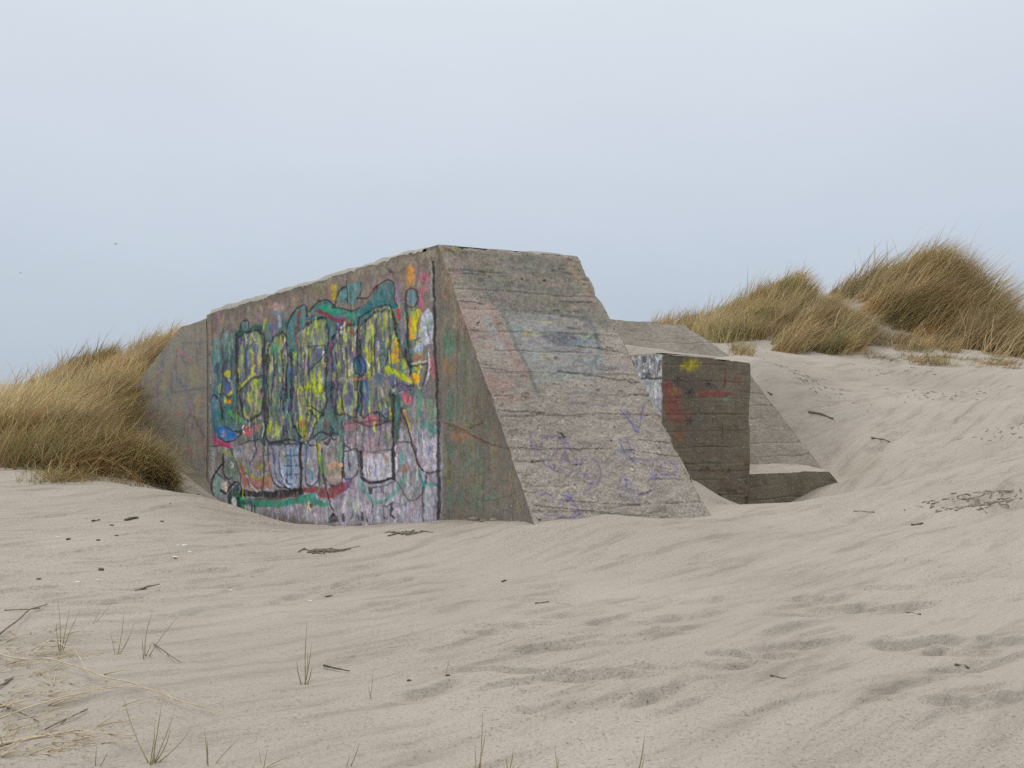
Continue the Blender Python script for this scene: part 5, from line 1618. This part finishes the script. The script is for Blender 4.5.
def cluster(label, px, py, n, span, mat, tilt=0.0, flat=.35, stuff=False):
    parts = []
    h0 = hit(px, py)
    for i in range(n):
        a = random.gauss(tilt, 1.1 if stuff else .55)
        L = random.uniform(.03, .11) if stuff else random.uniform(.06, .2)
        q = random.gauss(0, .3) * span
        e = random.gauss(0, .3) * span * flat
        cx = h0[0] + q * math.cos(tilt) - e * math.sin(tilt)
        cy = h0[1] + q * math.sin(tilt) + e * math.cos(tilt)
        pts = []
        b = random.uniform(-.25, .25)
        for t in np.linspace(-.5, .5, 5):
            x, y = cx + L * t * math.cos(a), cy + L * t * math.sin(a) + b * L * t * t
            pts.append((x, y, gz(x, y) + .006 + .004 * i / n))
        r = random.uniform(.004, .011)
        parts.append(tube(pts, r, r * .5, 5))
    V, Fc = merge(parts)
    o = mesh_obj('beach_litter' if stuff else 'twig_bundle', np.array(V), Fc, mat, None, True)
    if stuff:
        tag(o, label, 'litter', None, 'stuff')
    else:
        tag(o, label, 'twig bundle', 'tangled twigs on the sand')


cluster('tangle of twigs on sand near the middle of the painted wall', 408, 535, 34, .4, M_TWIG)
cluster('flatter tangle of twigs left of the other, below the painted wall', 321, 550, 30, .36, M_TWIG)
lying('twig', 'dark little twig on the foreground sand right of the upright sprig', 'twig', [(323, 668), (336, 670), (350, 674)], .007, .003, M_DARK, None, .01)
cluster('debris heap with dark edge on the sand ridge at far right', 975, 501, 140, .9, M_LITTER, .1, .7, True)
cluster('scattered dark debris under the dune right of the bunker top', 806, 376, 80, 1.9, M_LITTER, -.6, .7, True)
cluster('broken litter beside the small stick on the bare slope', 900, 372, 34, 1.8, M_LITTER, -.3, .6, True)
cluster('small scraps at the right edge of the upper sand', 1005, 432, 34, 1.5, M_LITTER, .2, .8, True)
cluster('line of dark litter across the upper right sand slope', 945, 396, 70, 2.4, M_LITTER, -.5, .5, True)


def lump(name, label, cat, px, py, r, mat, group, flat=.6, thick=1.0):
    h = hit(px, py)
    V, Fc = [], []
    nu, nv = 9, 6
    sd = random.random() * 50
    a0 = random.uniform(0, 3)
    for j in range(nv + 1):
        th = math.pi * j / nv
        for i in range(nu):
            ph = 2 * math.pi * i / nu
            rr = r * (1 + .3 * math.sin(ph * 2 + sd) * math.sin(th) + .15 * math.sin(ph * 3 + sd * 2))
            V.append((h[0] + rr * math.sin(th) * math.cos(ph + a0) * thick, h[1] + rr * math.sin(th) * math.sin(ph + a0), gz(h[0], h[1]) + r * flat * .5 + rr * flat * math.cos(th)))
    for j in range(nv):
        for i in range(nu):
            a, b = j * nu + i, j * nu + (i + 1) % nu
            Fc.append((a, b, b + nu, a + nu))
    o = mesh_obj(name, np.array(V), Fc, mat, None, True)
    tag(o, label, cat, group)


for px, py, r in [(184, 547, .022), (190, 553, .016), (175, 557, .02), (178, 546, .014), (230, 589, .014), (78, 580, .016), (310, 599, .012), (58, 537, .016), (163, 561, .014), (98, 578, .012)]:
    lump('shell_fragment', 'tiny white shell fragment on the left sand slope', 'shell', px, py, r, M_SHELL, 'white shell bits on the left slope', .35, 1.4)
lump('pebble', 'black pebble on the left sand slope', 'pebble', 101, 569, .022, M_DARK, None, .7)
for px, py, r in [(68, 541, .018), (98, 543, .016), (117, 539, .014), (112, 525, .016), (162, 521, .016), (39, 579, .014)]:
    lump('pebble', 'small dark pebble scattered on the upper left sand slope', 'pebble', px, py, r, M_DARK, 'dark pebbles on the left slope', .6, 1.3)
for px, py, r in [(448, 683, .010), (409, 685, .011)]:
    lump('pebble', 'tiny dark pebble on the smooth centre foreground sand', 'pebble', px, py, r, M_DARK, 'dark pebbles in the centre foreground', .6, 1.2)
for k, (px, py, r) in enumerate([(474, 519.5, .05), (484, 520, .035), (494, 520.5, .045)]):
    lump('concrete_rubble', 'lump of broken concrete at the foot of the bunker corner', 'rubble', px, py, r, M_BACK, 'rubble at the bunker corner', .6, 1.5)


# ------------------------------------------------------------------ two distant birds
def bird(label, px, py, Y, span, tilt):
    x, y, z = P(px, py, Y)
    V, Fc = [], []
    body = [(-.5, 0), (-.35, .05), (0, .09), (.3, .07), (.45, .04), (.55, 0.005)]
    nS = 6
    for bx, br in body:
        for k in range(nS):
            a = 2 * math.pi * k / nS
            V.append((bx * span * .5, br * span * .6 * math.cos(a), br * span * .6 * math.sin(a)))
    for i in range(len(body) - 1):
        for k in range(nS):
            a, b = i * nS + k, i * nS + (k + 1) % nS
            Fc.append((a, b, b + nS, a + nS))
    for sgn in (1, -1):
        o = len(V)
        for dz in (.008, -.008):
            V += [(.12 * span, 0, dz), (.10 * span, sgn * .25 * span, .10 * span + dz), (-.05 * span, sgn * .5 * span, .04 * span + dz), (-.06 * span, sgn * .25 * span, .09 * span + dz), (-.12 * span, 0, dz)]
        Fc += [(o, o + 1, o + 3, o + 4), (o + 1, o + 2, o + 3), (o + 5, o + 9, o + 8, o + 6), (o + 6, o + 8, o + 7)]
        for i in range(5):
            j = (i + 1) % 5
            Fc.append((o + i, o + 5 + i, o + 5 + j, o + j))
    c, s = math.cos(tilt), math.sin(tilt)
    V = [(x + vx * c - vy * s, y + vx * s + vy * c, z + vz) for vx, vy, vz in V]
    o = mesh_obj('bird', np.array(V), Fc, M_BIRD, None, True)
    tag(o, label, 'bird', 'birds far off in the sky')


bird('tiny dark bird in the sky, higher and right of the other', 115.5, 244, 110, .62, 1.0)
bird('tiny faint bird in the sky, lower and nearer the left edge', 20.5, 273, 130, .5, .8)

# ------------------------------------------------------------------ light, sky, camera
SUN_EL, SUN_AZ = math.radians(66), math.radians(320)     # azimuth clockwise from +Y: high, ahead and to the left
world = bpy.data.worlds.new('World')
SC.world = world
world.use_nodes = True
nt = world.node_tree
bg = nt.nodes['Background']
sky = N(nt, 'ShaderNodeTexSky', sky_type='NISHITA', sun_disc=False)
sky.sun_elevation = SUN_EL
sky.sun_rotation = SUN_AZ
sky.air_density = 1.0
sky.dust_density = 3.0
tc = N(nt, 'ShaderNodeTexCoord')
sepv = N(nt, 'ShaderNodeSeparateXYZ')
nt.links.new(tc.outputs['Generated'], sepv.inputs[0])
SKYK = 7.0
cl = ramp_n(nt, sepv.outputs['Z'], [(z_, tuple(v * SKYK for v in c_)) for z_, c_ in [(0.0, (0.45, 0.522, 0.617)), (0.08, (0.485, 0.553, 0.645)), (0.18, (0.56, 0.622, 0.712)), (0.36, (0.665, 0.722, 0.782)), (1.0, (1.5, 1.51, 1.5))]])
mpv = N(nt, 'ShaderNodeMapping')
mpv.inputs['Scale'].default_value = (1.0, 1.0, 2.6)
nt.links.new(tc.outputs['Generated'], mpv.inputs['Vector'])
nz = noise_n(nt, mpv.outputs['Vector'], 2.2, 4, 0.55)
cl = mix_n(nt, 1.0, cl, ramp_n(nt, nz, [(0.3, (0.965, 0.967, 0.972)), (0.7, (1.03, 1.03, 1.025))]), 'MULTIPLY')
mx = mix_n(nt, 0.95, sky.outputs['Color'], cl)
nt.links.new(mx, bg.inputs['Color'])
bg.inputs['Strength'].default_value = 0.15

sd = bpy.data.lights.new('sun', 'SUN')
sd.energy = 0.9
sd.angle = math.radians(28)
sd.color = (1.0, 0.965, 0.92)
so = bpy.data.objects.new('sun', sd)
COL.objects.link(so)
so.rotation_euler = (math.pi / 2 - SUN_EL, 0, math.pi - SUN_AZ)
so.location = (-6, -8, 14)

cd = bpy.data.cameras.new('camera')
cd.sensor_width = 36
cd.lens = 36 * F / 1024
cd.shift_y = (HOR - 384) / 1024
cd.clip_end = 3000
co = bpy.data.objects.new('camera', cd)
COL.objects.link(co)
co.location = (0, 0, EYE)
co.rotation_euler = (math.pi / 2, 0, 0)
SC.camera = co

SC.render.engine = 'CYCLES'
SC.view_settings.view_transform = 'Standard'
SC.view_settings.look = 'None'
SC.view_settings.exposure = 0
SC.view_settings.gamma = 1
SC.cycles.use_denoising = False
SC.cycles.max_bounces = 5
